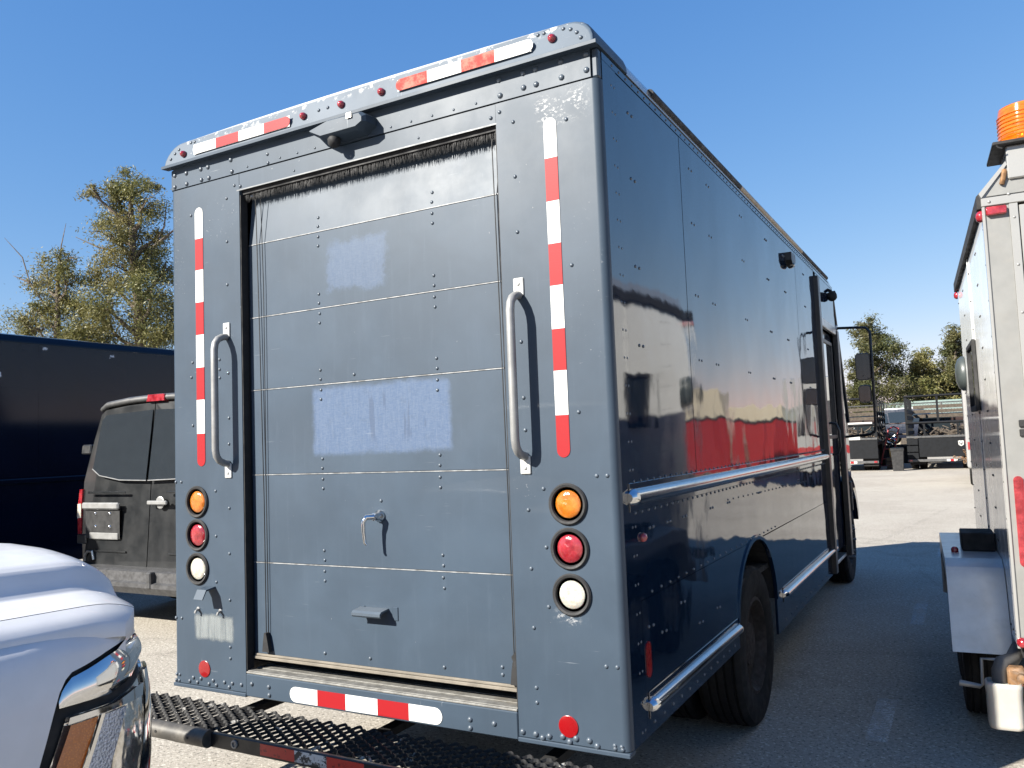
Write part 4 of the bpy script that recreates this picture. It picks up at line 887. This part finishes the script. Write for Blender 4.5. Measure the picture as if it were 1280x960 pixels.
def build_navy_van():
    T = thing('navy_step_van', 'dark navy step van parked side-on behind the charcoal van', 'truck', (-8.68, -.8, 0))
    x = 1.18; cy = 2.05
    ar = [(cy+.475*math.cos(R(a)), .60+.42*math.sin(R(a))) for a in range(0, 181, 12)]
    for a, b in ((.1, 2.0), (2.002, 3.9), (3.902, 5.8), (5.802, 6.9)): MB().prism([(a, 1.45), (b, 1.45), (b, 3.045), (a, 3.045)], 'x', x-.016, x+.0008*((a > 2)+(a > 5))).build('side_skin', 'navy', T, 0)
    MB().prism([(.1, .525), (1.57, .525)]+ar[::-1]+[(2.53, .39), (6.9, .39), (6.9, 1.448), (.1, 1.448)], 'x', x-.016, x-.001).build('lower_skirt', 'navy', T, 0)
    MB().box(x-.002, x+.028, .13, 5.0, 1.375, 1.435, .012).build('belt_rail', 'navy', T, 30)
    MB().box(-x, x, 0, .098, .525, 3.045, .03, 2).build('rear_wall', 'navy', T, 30)
    MB().box(-x-.002, -x+.016, .1, 6.9, .525, 3.045).build('left_skin', 'navy', T, 0)
    rr = lambda y, d=0: [Vector((px, y, pz-d)) for px, pz in [(x+.006, 3.047), (x+.006, 3.06), (x, 3.09), (x-.03, 3.135), (x-.1, 3.155), (0, 3.17), (-x+.1, 3.155), (-x+.03, 3.135), (-x, 3.09), (-x-.006, 3.06), (-x-.006, 3.047)]]
    MB().loft([rr(-.03), rr(6.7), rr(6.95, .05)]).build('roof_cap', 'navy', T, 30)
    m = MB()
    for k in range(60): m.rivet((x, .15+.11*k, 3.02), (1, 0, 0), .007)
    m.build('rivets', 'navy', T, 60, kind='stuff')
    m = MB(); m.box(-1.1, 1.1, 6.95, 7.0, .5, 2.0); m.box(-.95, .95, 7.0, 7.9, .5, 1.5, .1); m.build('nose', 'navy', T, 0)
    MB().box(-1.1, 1.1, 6.93, 6.96, 1.8, 2.9).build('windscreen', 'glass', T, 0)
    for s in (-1, 1): wheel(T, s*1.165, 2.03, .435, .25, s); wheel(T, s*1.1, 6.4, .435, .25, s)
    g = G('chipped_navy'); o = g.coord(); X = g.xyz(o)
    nn = g.math('MULTIPLY', g.math('SUBTRACT', g.noise(o, 26, 5, .75), .5), .09)
    a = box_mask(g, X[1], X[2], 3.955, 4.005, 2.985, 3.015, .01, nn); b = box_mask(g, X[1], X[2], 4.845, 4.905, 2.955, 2.985, .01, nn); c = box_mask(g, X[1], X[2], 3.41, 3.455, 2.62, 2.68, .008, nn)
    g.fin(col=(.6, .6, .6), rough=.6, alpha=g.math('MAXIMUM', a, g.math('MAXIMUM', b, c)))
    MB().box(x+.0015, x+.002, 3.3, 5.1, 2.5, 3.04).build('scuff_mark', g.m, T, 0)
    m = MB(); m.box(-.9, .9, .4, 6.8, .6, .75); m.build('chassis', 'blackmatte', T, 0)
build_navy_van()
# ------------------------------------------------------------------ far vehicles and yard things
def build_stake(loc, rz, label, emblem, seed):
    rnd = random.Random(seed)
    T = thing('stake_truck', label, 'truck', loc, rz, 'stake-sided work trucks across the yard')
    w = 1.25
    MB().box(-w, w, .02, 4.2, 1.02, 1.16, .01).build('bed_floor', 'darkbox', T, 0)
    MB().box(-w+.42, w, -.02, .0185, .48, 1.22, .012).build('tailgate', 'darkbox', T, 0)
    MB().box(-w, w, -.03, .02, 1.225, 1.31, .01).build('tailgate_rail', 'steel' if False else 'fence', T, 0)
    for k in range(3): MB().box(-w, -w+.40, -.05, .30, .42+.27*k, .66+.27*k, .012).build('tool_drawer', 'darkbox', T, 0)
    m = MB(); m.box(-w, w, -.06, .04, .30, .40, .01); bm_ = m.build('rear_bumper', 'fence', T, 0)
    for i in range(3): MB().box(.10+.12*i, .22+.12*i, -.0615, -.0602, .31, .39).build('tape_segment', ('tapewhite', 'tapered', 'tapewhite')[i], bm_, 0)
    m = MB(); m.tube([(-w, .02, 2.86), (w, .02, 2.86)], .045, 8); m.build('top_rail', 'darkbox', T, 50)
    m = MB(); m.tube([(-w, .02, 1.82), (w, .02, 1.82)], .05, 8); m.build('mid_rail', 'darkbox', T, 50)
    for x in (-w+.04, -.10, w-.04): MB().box(x-.04, x+.04, -.0, .07, 1.83 if x == -.10 else 1.165, 2.84).build('stake', 'darkbox', T, 0)
    for x in (-.6, .55): MB().box(x-.035, x+.035, .0, .07, 1.32, 1.80).build('stake', 'darkbox', T, 0)
    for s in (-1, 1):
        for k in range(4): MB().box(min(s*w, s*(w-.05)), max(s*w, s*(w-.05)), 1.0+k, 1.08+k, 1.165, 2.84).build('stake', 'darkbox', T, 0)
        for z in (1.35, 1.62, 1.95, 2.2): MB().box(min(s*(w-.055), s*(w-.09)), max(s*(w-.055), s*(w-.09)), .08, 4.1, z, z+.17).build('side_board', 'wood', T, 0)
        wheel(T, s*1.18, .95, .46, .26, s, 'rim', .27); wheel(T, s*.88, .95, .46, .26, s, 'rim', .27); wheel(T, s*1.1, 5.0, .46, .26, s, 'rim', .27)
        MB().box(min(s*.65, s*1.2), max(s*.65, s*1.2), .38, .40, .18, .95).build('mud_flap', 'rubber', T, 0)
        MB().box(min(s*1.08, s*1.2), max(s*1.08, s*1.2), -.075, -.061, .32, .39, .004).build('tail_lamp', 'red', T, 0)
    for z in (2.05, 2.25, 2.45): MB().box(-w+.1, w-.1, 4.0, 4.04, z, z+.14).build('head_board', 'wood', T, 0)
    cr_ = lambda y, z: [Vector((a*1.05, y, c)) for a, c in ((-1, .6), (-1, 1.4), (-.88, z-.08), (-.8, z), (.8, z), (.88, z-.08), (1, 1.4), (1, .6))]
    MB().loft([cr_(4.3, 2.2), cr_(5.4, 2.25), cr_(5.9, 1.75), cr_(6.0, 1.5)]).build('cab', 'darkbox', T, 30)
    m = MB(); m.box(-.8, .8, 4.285, 4.296, 1.5, 2.05); m.build('cab_window', 'glass', T, 0)
    m = MB(); m.box(-.5, .5, .3, 5.6, .62, 1.0); m.build('chassis', 'blackmatte', T, 0)
    if emblem:
        P = [(0, -.11), (.085, -.06), (.10, .09), (.05, .11), (0, .095), (-.05, .11), (-.10, .09), (-.085, -.06)]
        e = MB().prism([(.62+a, .98+b) for a, b in P], 'y', -.032, -.0205).build('emblem', 'white', T, 0)
        m = MB()
        for s in (-1, 1): m.tube([(.62+s*.015, -.034, .955), (.62+s*.05, -.034, .97), (.62+s*.06, -.034, 1.02), (.62+s*.03, -.034, 1.035)], .010, 5)
        m.tube([(.62, -.034, .91), (.62, -.034, 1.0)], .014, 5); m.build('emblem_mark', 'rubber', e, 50)
        C = thing('chain_pile', 'tangled rusty chains hanging on the bumper of the stake truck with a shield badge', 'chains', (loc[0]+.85, loc[1]-.22, .40), 0)
        m = MB()
        for k in range(60):
            c = Vector((rnd.gauss(0, .17), rnd.uniform(-.08, .08), rnd.gauss(.05, .12))); a = Vector((rnd.uniform(-1, 1), rnd.uniform(-1, 1), rnd.uniform(-1, 1))).normalized(); b = a.orthogonal().normalized(); cc = a.cross(b)
            m.tube([c+b*.05*math.cos(t*math.pi/4)+cc*.035*math.sin(t*math.pi/4) for t in range(9)], .012, 5, False)
        m.build('chain_links', 'rust', C, 60, kind='stuff')
    else:
        MB().box(.12, .62, -.032, -.0305, 1.24, 1.36).build('licence_plate', 'white', T, 0)
        MB().box(-.9, 1.1, -.036, -.030, 1.86, 1.93).build('lettered_strip', 'white', T, 0)
    return T
build_stake((1.40, 32.9, 0), 0, 'black stake-sided work truck with shield badge on its tailgate, nearest the white trailer', True, 1)
build_stake((-2.1, 32.4, 0), 0, 'black stake-sided work truck half hidden behind the big step van mirror', False, 2)

def load(x, y, z, label):
    T = thing('debris_heap', label, 'load', (x, y, z))
    m = MB(); rnd = random.Random(int(x*100)+3)
    for k in range(110):
        c = Vector((rnd.gauss(0, .45), rnd.uniform(-.5, .9), abs(rnd.gauss(.18, .16)))); d = Vector((rnd.uniform(-1, 1), rnd.uniform(-1, 1), rnd.uniform(-.3, .5))).normalized()*rnd.uniform(.1, .5)
        m.tube([c-d*.5, c+d*.5], rnd.uniform(.015, .05), 5)
    m.build('scrap_pieces', 'wood', T, 0, kind='stuff')
load(1.45, 34.4, 1.17, 'brown scrap timber heaped on the bed of the badged stake truck')
load(-1.6, 34.0, 1.17, 'brown scrap timber heaped on the bed of the half hidden stake truck')

def build_suv():
    T = thing('parked_suv', 'dark blue car carried on a low flatbed behind the stake trucks', 'car', (-.55, 40.5, .86), R(0))
    n = []
    for x, zr, w, zs in ((-1.15, .85, .78, .85), (-1.1, 1.05, .88, .95), (-.85, 1.55, .88, .98), (-.55, 1.66, .9, 1.0), (.3, 1.70, .9, 1.0), (1.1, 1.62, .9, .98), (1.75, 1.12, .9, .96), (2.4, 1.03, .89, .9), (2.95, .90, .82, .8), (3.05, .7, .76, .6)):
        n.append([Vector((x, s*k, z)) for s, k, z in ((-1, w, .32), (-1, w+.02, .6), (-1, w, zs), (-1, w*.78, max(zs+.01, zr-.04)), (-1, w*.6, max(zs+.02, zr)), (1, w*.6, max(zs+.02, zr)), (1, w*.78, max(zs+.01, zr-.04)), (1, w, zs), (1, w+.02, .6), (1, w, .32))])
    MB().loft(n).build('body', 'suvblue', T, 35)
    MB().box(-.62, 1.1, -.5, .5, 1.655, 1.735, .03).build('roof', 'silver', T, 30)
    for P in ([(-.72, 1.04), (-.42, 1.04), (-.50, 1.50), (-.62, 1.45)], [(-.36, 1.04), (.5, 1.04), (.5, 1.56), (-.44, 1.54)], [(.56, 1.04), (1.55, 1.04), (1.05, 1.52), (.56, 1.56)]):
        m = MB(); m._add([(x, -.905+(z-1.0)*.33-.012, z) for x, z in P], [(0, 1, 2, 3)]); m.build('side_window', 'glass', T, 0)
    MB().box(-.62, 1.6, -.935, -.905, 1.005, 1.03).build('window_trim', 'bright', T, 0)
    for x in (-.35, 2.1):
        m = MB(); m.lathe([(.23, .02), (.33, 0), (.36, .03), (.36, .19), (.32, .21), (.2, .2)], (x, -.93, .34), (0, 1, 0), 28, False); t = m.build('wheel', 'tyre', T, 40)
        m = MB()
        for k in range(10):
            a = k*math.pi/5; m.tube([(x, -.915, .34), (x+.22*math.cos(a), -.925, .34+.22*math.sin(a))], .022, 5)
        m.lathe([(.21, 0), (.235, -.005), (.235, .02), (.21, .02)], (x, -.93, .34), (0, 1, 0), 28, False); m.build('rim', 'bright', t, 40)
        MB().lathe([(.34, 0), (.34, .2)], (x, .70, .34), (0, 1, 0), 20).build('wheel', 'tyre', T, 40)
    F = thing('flatbed_trailer', 'low black flatbed trailer under the dark blue car', 'trailer', (0, 40.5, 0))
    MB().box(-2.6, 3.6, -1.1, 1.1, .72, .855, .01).build('deck', 'darkbox', F, 0)
    m = MB(); m.box(-2.6, 3.6, -.95, -.85, .5, .715); m.box(-2.6, 3.6, .85, .95, .5, .715); m.build('chassis_rail', 'darkbox', F, 0)
    for x in (-1.2, -.3): 
        for y in (-1.0, .8): MB().lathe([(.2, .02), (.36, 0), (.38, .03), (.38, .2), (.34, .22), (.2, .2)], (x, y, .38), (0, 1, 0), 24).build('wheel', 'tyre', F, 40)
build_suv()

# small yard things between the stake trucks
def yard():
    T = thing('waste_bin', 'dark waste bin standing between the two stake trucks', 'bin', (-.16, 32.2, 0))
    q = lambda z, k: [Vector((x*k, y*k, z)) for x, y in ((-.22, -.22), (.22, -.22), (.22, .22), (-.22, .22))]
    MB().loft([q(0, .8), q(.75, 1.0), q(.80, 1.08), q(.83, 1.08)]).build('bin_body', 'rubber', T, 0)
    MB().loft([q(.831, 1.1), q(.88, 1.05), q(.90, .7)]).build('lid', 'darkbox', T, 0)
    T = thing('bucket', 'yellow plastic bucket on a crate by the stake truck wheel', 'bucket', (-.42, 33.9, .46))
    MB().lathe([(.13, 0), (.165, .34), (.18, .36), (.175, .38), (.15, .36), (.12, .03)], (0, 0, 0), (0, 0, 1), 18).build('bucket_body', 'yellow', T, 40)
    MB().tube([(-.17, 0, .35), (-.12, -.02, .5), (0, -.03, .56), (.12, -.02, .5), (.17, 0, .35)], .006, 5).build('bail', 'steel', T, 50)
    T = thing('wooden_crate', 'wooden crate under the yellow bucket', 'crate', (-.42, 33.9, 0))
    for k in range(3):
        for y in (-.24, .22): MB().box(-.26, .26, y, y+.02, .02+.15*k, .14+.15*k).build('slat', 'wood', T, 0)
        for x in (-.26, .24): MB().box(x, x+.02, -.218, .218, .02+.15*k, .14+.15*k).build('slat', 'wood', T, 0)
    MB().box(-.26, .26, -.24, .24, .44, .457).build('top_board', 'wood', T, 0)
    T = thing('hand_truck', 'red hand truck leaning beside the left stake truck', 'hand truck', (-.55, 34.6, 0), R(20))
    m = MB()
    for s in (-1, 1): m.tube([(s*.2-.25, 0, .15), (s*.2, .05, 1.0), (s*.2+.18, .1, 1.65)], .03, 8)
    m.tube([(-.02, .1, 1.62), (.18, .12, 1.72), (.38, .1, 1.62)], .03, 8)
    for z in (.4, .8, 1.2): m.tube([(-.2-.25+z*.27, .03, z), (.2-.25+z*.27, .03, z)], .022, 8)
    m.build('frame', 'redpaint', T, 50)
    MB().box(-.5, .0, -.22, .02, .10, .13).build('toe_plate', 'redpaint', T, 0)
    for s in (-1, 1): MB().lathe([(.05, 0), (.14, 0), (.15, .03), (.14, .07), (.05, .07)], (s*.25-.28, .08, .15), (1, 0, 0), 18).build('wheel', 'tyre', T, 40)
yard()

def build_fence():
    T = thing('pipe_fence', 'dark pipe and chain-link fence along the back of the yard', 'fence', (0, 52, 0))
    for z in (3.1, 1.6): MB().tube([(-14, 0, z), (34, 0, z)], .035, 6).build('rail', 'fence', T, 50)
    for k in range(17): MB().tube([(-14+3*k, 0, 0), (-14+3*k, 0, 3.1)], .045, 6).build('post', 'fence', T, 50)
    m = MB()
    for k in range(320):
        x = -14+.15*k
        m.tube([(x, .01, .05), (x+1.5, .01, 1.57), (x+3.0, .01, 3.08)], .006, 3); m.tube([(x+3.0, -.01, .05), (x+1.5, -.01, 1.57), (x, -.01, 3.08)], .006, 3)
    m.build('chain_link', 'fence', T, 0, kind='stuff')
    B = thing('storage_shed', 'long low grey-green shed beyond the back fence', 'shed', (4, 62, 0))
    MB().box(-7, 8, 0, 5, 0, 2.1).build('wall', 'cream', B, 0)
    MB().prism([(-.5, 2.1), (2.5, 3.6), (5.5, 2.1)], 'x', -7.4, 8.4).build('roof', 'green', B, 0)
    for k in range(6): MB().box(-6+2.3*k, -4.6+2.3*k, -.02, .0, .2, 1.8).build('door', 'wood', B, 0)
    E_ = thing('soil_heap', 'brown heap of soil in front of the low shed', 'soil', (2.5, 57, 0))
    m = MB(); rnd = random.Random(9); rings = []
    for i in range(9):
        k = 1-i/8*.85; rings.append([Vector((4.2*k*math.cos(a*math.pi/12)*(1+rnd.uniform(-.08, .08)), 1.6*k*math.sin(a*math.pi/12), 1.9*(1-k**1.4)*(1+rnd.uniform(-.08, .08)))) for a in range(24)])
    m.loft(rings); m.build('heap', 'soil', E_, 60)
build_fence()

def build_box_van(loc, rz, label, name='box_van', L=5.5, w=1.05, zt=2.5, mat='trwhite', cat='van', group=None):
    T = thing(name, label, cat, loc, rz, group)
    MB().box(-w, w, 0, L*.72, .55, zt, .05, 2).build('cargo_box', mat, T, 30)
    cr_ = lambda y, z: [Vector((a*w*.95, y, c)) for a, c in ((-1, .5), (-1, 1.2), (-.88, z-.08), (-.8, z), (.8, z), (.88, z-.08), (1, 1.2), (1, .5))]
    MB().loft([cr_(L*.72+.01, 2.1), cr_(L*.86, 2.1), cr_(L*.95, 1.35), cr_(L, 1.1)]).build('cab', mat, T, 30)
    MB().box(-w*.9, w*.9, -.012, .0, .7, zt-.15, .004).build('rear_door', mat, T, 0)
    m = MB()
    for s in (-1, 1): m.box(min(s*w*.93, s*w*.97), max(s*w*.93, s*w*.97), L*.74, L*.86, 1.25, 1.85)
    m.build('cab_window', 'glass', T, 0)
    MB().box(-w, w, -.12, -.02, .42, .55, .02).build('rear_bumper', 'steel', T, 0)
    for s in (-1, 1):
        wheel(T, s*w*.97, L*.2, .36, .22, s, 'rim', .22); wheel(T, s*w*.97, L*.82, .36, .22, s, 'rim', .22)
        if s > 0: MB().box(s*w*.8, s*w*.97, -.02, -.0125, .75, 1.0).build('tail_lamp', 'red', T, 0)
    MB().box(-.6, .6, .2, L*.9, .35, .5).build('chassis', 'blackmatte', T, 0)
    return T

# across the lane on the right: what the glossy truck side mirrors
def dumpster(loc, rz, label):
    T = thing('red_dumpster', label, 'dumpster', loc, rz, 'red dumpsters across the lane'); T.scale = (.62, .8, 1.0)
    P = [(-.9, .25), (.9, .25), (1.05, 2.1), (-1.05, 2.1)]
    MB().prism([(y, z) for y, z in P], 'x', -1.0, 1.0).build('bin_body', 'redpaint', T, 0)
    m = MB()
    for x in (-.98, -.5, 0, .5, .98): m.prism([(-.93, .3), (-.89, .3), (-1.04, 2.05), (-1.09, 2.05)], 'x', x-.04, x+.04)
    m.build('side_rib', 'redpaint', T, 0)
    MB().box(-1.05, 1.05, -1.1, 1.1, 2.102, 2.2, .02).build('lid', 'rubber', T, 0)
    for x in (-.7, .7):
        for y in (-.7, .7): MB().lathe([(.11, -.04), (.12, -.03), (.12, .03), (.11, .04)], (x, y, .12), (1, 0, 0), 14).build('caster', 'tyre', T, 40)
dumpster((8.7, 27.6, 0), R(10), 'red dumpster across the lane, nearest of the row')
dumpster((7.0, 29.4, 0), R(6), 'red dumpster across the lane, middle of the row')
dumpster((6.15, 32.5, 0), R(12), 'red dumpster across the lane, farthest of the row')
build_box_van((10.6, 32.0, 0), R(-6), 'cream box truck behind the nearest red dumpster', 'box_truck', 6.5, 1.2, 3.6, 'cream', 'truck', 'cream box trucks across the lane')
build_box_van((8.6, 36.5, 0), R(-4), 'cream box truck behind the middle red dumpster', 'box_truck', 6.5, 1.0, 2.9, 'cream', 'truck', 'cream box trucks across the lane')
def motorhome():
    T = thing('motorhome', 'white motorhome with dark windows showing as a sliver past the white trailer', 'motorhome', (3.10, 22.0, 0), R(0))
    MB().box(-.9, 1.3, 0, 6.5, .5, 3.2, .08, 2).build('body', 'trwhite', T, 30)
    for x0, x1 in ((-.7, -.1), (.25, .95)): MB().box(x0, x1, -.012, -.001, 1.55, 2.5, .01).build('rear_window', 'glass', T, 0)
    for y in (1.0, 3.0): MB().box(-.912, -.901, y, y+1.2, 1.6, 2.4, .004).build('side_window', 'glass', T, 0)
    MB().box(-.906, -.9005, .3, 6.2, 1.15, 1.28).build('side_stripe', 'redpaint', T, 0); MB().box(-.85, 1.25, -.007, -.0005, 1.0, 1.2).build('rear_stripe', 'redpaint', T, 0)
    for s, x in ((-1, -.85), (1, 1.25)): wheel(T, x, 1.3, .4, .25, s); wheel(T, x, 5.3, .4, .25, s)
motorhome()

# ------------------------------------------------------------------ trees
def tree(name, label, loc, clumps, trunk, nleaf, lsize, mat, seed, group=None, bare=(), tr=.28, cat='tree', droop=.5):
    """clumps: (dx, dy, z, radius, squash); trunk: points; limbs run from the trunk to every clump"""
    rnd = random.Random(seed); T = thing(name, label, cat, loc, 0, group)
    m = MB(); tp = [Vector(p) for p in trunk]; n = len(tp)
    m.tube(tp, [tr*(1-.78*i/(n-1)) for i in range(n)], 9)
    def onpath(z):
        for a, b in zip(tp, tp[1:]):
            if a.z <= z <= b.z: return a.lerp(b, (z-a.z)/(b.z-a.z))
        return tp[-1] if z > tp[-1].z else tp[0]
    trk = m.build('trunk', 'bark', T, 60)
    b = MB(); twigs = []
    for cx, cy, cz, r, sq in clumps:
        c = Vector((cx, cy, cz)); hz = math.hypot(cx, cy); s = onpath(max(tp[0].z+(tp[-1].z-tp[0].z)*.25, cz-.75*hz-.4*r)); mid = s.lerp(c, .5)+Vector((rnd.uniform(-.2, .2), rnd.uniform(-.2, .2), -.12*hz))
        b.tube([s, mid, c], [tr*.38, tr*.22, tr*.08], 6)
        for k in range(6):
            d = Vector((rnd.gauss(0, 1), rnd.gauss(0, 1), rnd.gauss(.2, .7))).normalized()*r*rnd.uniform(.6, 1.05); d.z *= sq
            e = c+d; b.tube([s.lerp(c, .75), c+d*.5+Vector((0, 0, .08*r)), e], [tr*.10, tr*.06, tr*.02], 4); twigs.append(e)
    for p in bare: b.tube(p, [tr*.22]+[tr*.10]*(len(p)-2)+[tr*.03], 5)
    b.build('branches', 'bark', T, 60)
    V = []; F = []
    tot = sum(c[3]**2 for c in clumps)
    for cx, cy, cz, r, sq in clumps:
        k = int(nleaf*r*r/tot); c = Vector((cx, cy, cz))
        subs = []
        for q in range(max(5, int(9*r))):
            d = Vector((rnd.gauss(0, 1), rnd.gauss(0, 1), rnd.gauss(0, 1))).normalized()*r*rnd.uniform(.35, 1.0); d.z *= sq; subs.append((c+d, r*rnd.uniform(.16, .36)))
        for i in range(k):
            sc, sr = rnd.choice(subs)
            p = sc+Vector((rnd.gauss(0, sr), rnd.gauss(0, sr), rnd.gauss(0, sr*.8)))
            L = lsize*rnd.uniform(.6, 1.35); w = L*rnd.uniform(.22, .36)
            ax = Vector((rnd.gauss(0, 1), rnd.gauss(0, 1), rnd.gauss(-droop*1.2, .7))).normalized(); sd = ax.cross(Vector((rnd.gauss(0, 1), rnd.gauss(0, 1), rnd.gauss(0, 1)))).normalized()*w*.5
            v = len(V); V += [p, p+ax*L*.45+sd, p+ax*L, p+ax*L*.45-sd]; F.append((v, v+1, v+2, v+3))
    me = bpy.data.meshes.new('crown'); me.from_pydata([tuple(v) for v in V], [], F); me.materials.append(MT[mat])
    cr_ = bpy.data.objects.new('crown', me); col.objects.link(cr_); cr_.parent = T
    return T
# the tall gum left of the truck (base 32 m away) and its smaller neighbour
gx, gy = -25.6, 17.6
def gum():
    rt = Vector((.875, .485)); cl = []
    # (across, height, radius) as read from the crown's outline
    for a, z, r, d in ((.0, 12.35, .75, 0), (-.7, 11.9, .75, .2), (-1.5, 12.0, .45, -.2), (-.9, 11.0, .85, .3), (.55, 11.3, .95, -.3), (.5, 12.3, .4, .2), (-.5, 10.1, .95, -.4), (.35, 9.9, 1.05, .4), (1.0, 10.4, .55, .2), (1.15, 9.0, 1.0, .3), (-.2, 8.9, 1.15, 0), (-1.2, 8.6, .9, .3),
                       (.9, 7.9, 1.1, -.3), (-.9, 7.5, 1.1, -.4), (1.5, 7.3, .9, .5), (.2, 6.9, 1.15, .3), (-1.3, 7.0, .7, .1), (1.2, 6.1, 1.15, -.2), (-1.0, 5.9, 1.1, .2), (.1, 5.2, 1.2, .4), (1.5, 4.9, 1.1, .2), (-.9, 4.5, 1.1, -.3)):
        cl.append((a*rt.x-d*1.5*rt.y, a*rt.y+d*1.5*rt.x, z, r, .85))
    tree('gum_tree', 'tall olive gum tree rising above the navy step van, left of the truck', (gx, gy, 0), cl, [(.25, .1, 0), (.2, .1, 2.5), (.3, .15, 5), (.15, .1, 7.5), (.0, 0, 9.6), (-.1, -.05, 12.2)], 60000, .125, 'gumleaf', 11,
         bare=[[(.1, .1, 8.6), (.7, .4, 9.8), (1.05, .6, 10.6), (1.15, .65, 11.6)], [(.7, .4, 9.8), (1.5, .8, 10.5), (1.7, .9, 11.2)], [(-.3, 0, 9.6), (-1.3, -.6, 9.9), (-2.1, -1.0, 10.35)]], tr=.34)
    cl = []
    for a, z, r, d in ((.2, 9.4, .75, 0), (-.5, 8.7, .8, .2), (.6, 8.6, .8, -.2), (-.1, 7.9, .9, .3), (-.9, 7.6, .7, 0), (1.0, 7.5, .9, .3), (-1.2, 6.9, .6, .2), (-.6, 6.8, 1.0, -.2), (.5, 6.5, 1.0, .2), (-1.2, 6.0, .7, .3), (1.3, 6.2, .9, -.2), (-.3, 5.5, 1.1, 0), (1.0, 5.0, 1.0, .2), (-1.1, 4.9, .8, 0), (-1.7, 5.9, .4, .2)):
        cl.append((a*rt.x-d*1.5*rt.y, a*rt.y+d*1.5*rt.x, z, r, .8))
    tree('gum_tree', 'smaller gum tree with bare dead twigs at the far left above the navy step van', (-28.3, 16.2, 0), cl, [(0, 0, 0), (.1, 0, 3), (.0, 0, 5.5), (.1, 0, 7.5), (.1, 0, 9.2)], 30000, .12, 'gumleaf', 12,
         bare=[[(0, 0, 7.0), (-.9, -.5, 8.6), (-1.15, -.65, 9.6), (-1.75, -1.0, 10.4)], [(.1, 0, 8.5), (.15, .1, 10.0), (.3, .2, 10.9)], [(-.9, -.5, 8.6), (-1.5, -.8, 8.9)]], tr=.24)
gum()
def bushy(name, label, loc, ht, wd, n, mat, seed, base=1.2, lsize=.42, group=None):
    rnd = random.Random(seed); cl = []
    for k in range(20):
        t = (k+.5)/20; z = base+(ht-base)*(.08+.86*t); w = wd*math.sqrt(max(.08, 1-(2*t-.75)**2*.75))*.62
        a = rnd.uniform(0, 6.28); q = rnd.uniform(.25, 1)*w; cl.append((q*math.cos(a), q*math.sin(a), z, rnd.uniform(.26, .42)*wd*(1.1-.45*t), .85))
    cl.append((0, 0, ht-.5, wd*.2, 1))
    return tree(name, label, loc, cl, [(0, 0, 0), (.1, 0, ht*.3), (-.1, .1, ht*.6), (0, 0, ht*.93)], n, lsize, mat, seed, group, tr=.3)
BG = 'trees beyond the back fence'
bushy('shade_tree', 'dark tree beyond the yard directly behind the big mirror hoop', (-3.9, 64.5, 0), 10.1, 3.7, 39000, 'oakleaf', 21, .9, .23, group=BG)
bushy('shade_tree', 'olive tree beyond the fence right of the mirror hoop tree', (-.3, 67.5, 0), 7.5, 3.0, 27000, 'gumleaf', 22, .9, .23, group=BG)
bushy('shade_tree', 'taller rounded tree beyond the fence left of the white trailer edge', (1.9, 69, 0), 9.2, 3.6, 33000, 'oakleaf', 23, .9, .23, group=BG)
bushy('shade_tree', 'tree beyond the fence partly hidden by the white trailer', (4.4, 68, 0), 8.9, 2.6, 21000, 'oakleaf', 24, 1.2, .23, group=BG)
bushy('shade_tree', 'tree beyond the yard hidden mostly by the step van cab', (-8.3, 63, 0), 9.2, 2.8, 9000, 'gumleaf', 25, 1.2, .23, group=BG)
p_ = bushy('shade_tree', 'low bushy tree in the gap between the mirror hoop tree and the olive tree', (-2.3, 70, 0), 4.6, 1.6, 7500, 'oakleaf', 26, .5, .23, group=BG)
bushy('shade_tree', 'broad olive tree crown showing between the two stake trucks beyond the fence', (-1.0, 72, 0), 6.4, 2.8, 27000, 'gumleaf', 27, .6, .23, group=BG)
bushy('shade_tree', 'tree with pale trunk beyond the fence over the badged stake truck', (2.9, 72.5, 0), 7.6, 2.9, 30000, 'oakleaf', 28, 1.6, .23, group=BG)
# the tree line behind the camera that the van windows mirror
proto = bushy('yard_tree', 'tall shade tree standing behind the camera, mirrored in the van windows', (-44, -20, 0), 10.5, 3.2, 3000, 'oakleaf', 31, 1.5, .5, group='trees behind the camera')
for x, y, k in ((-50, -27, .8), (-40, -33, .7), (-57, -22, 1.0), (-34, -40, .62), (-62, -40, 1.1)):
    t = copy_tree(proto); t.location = (x, y, 0); t.scale = (k, k, k); t.rotation_euler = (0, 0, x)
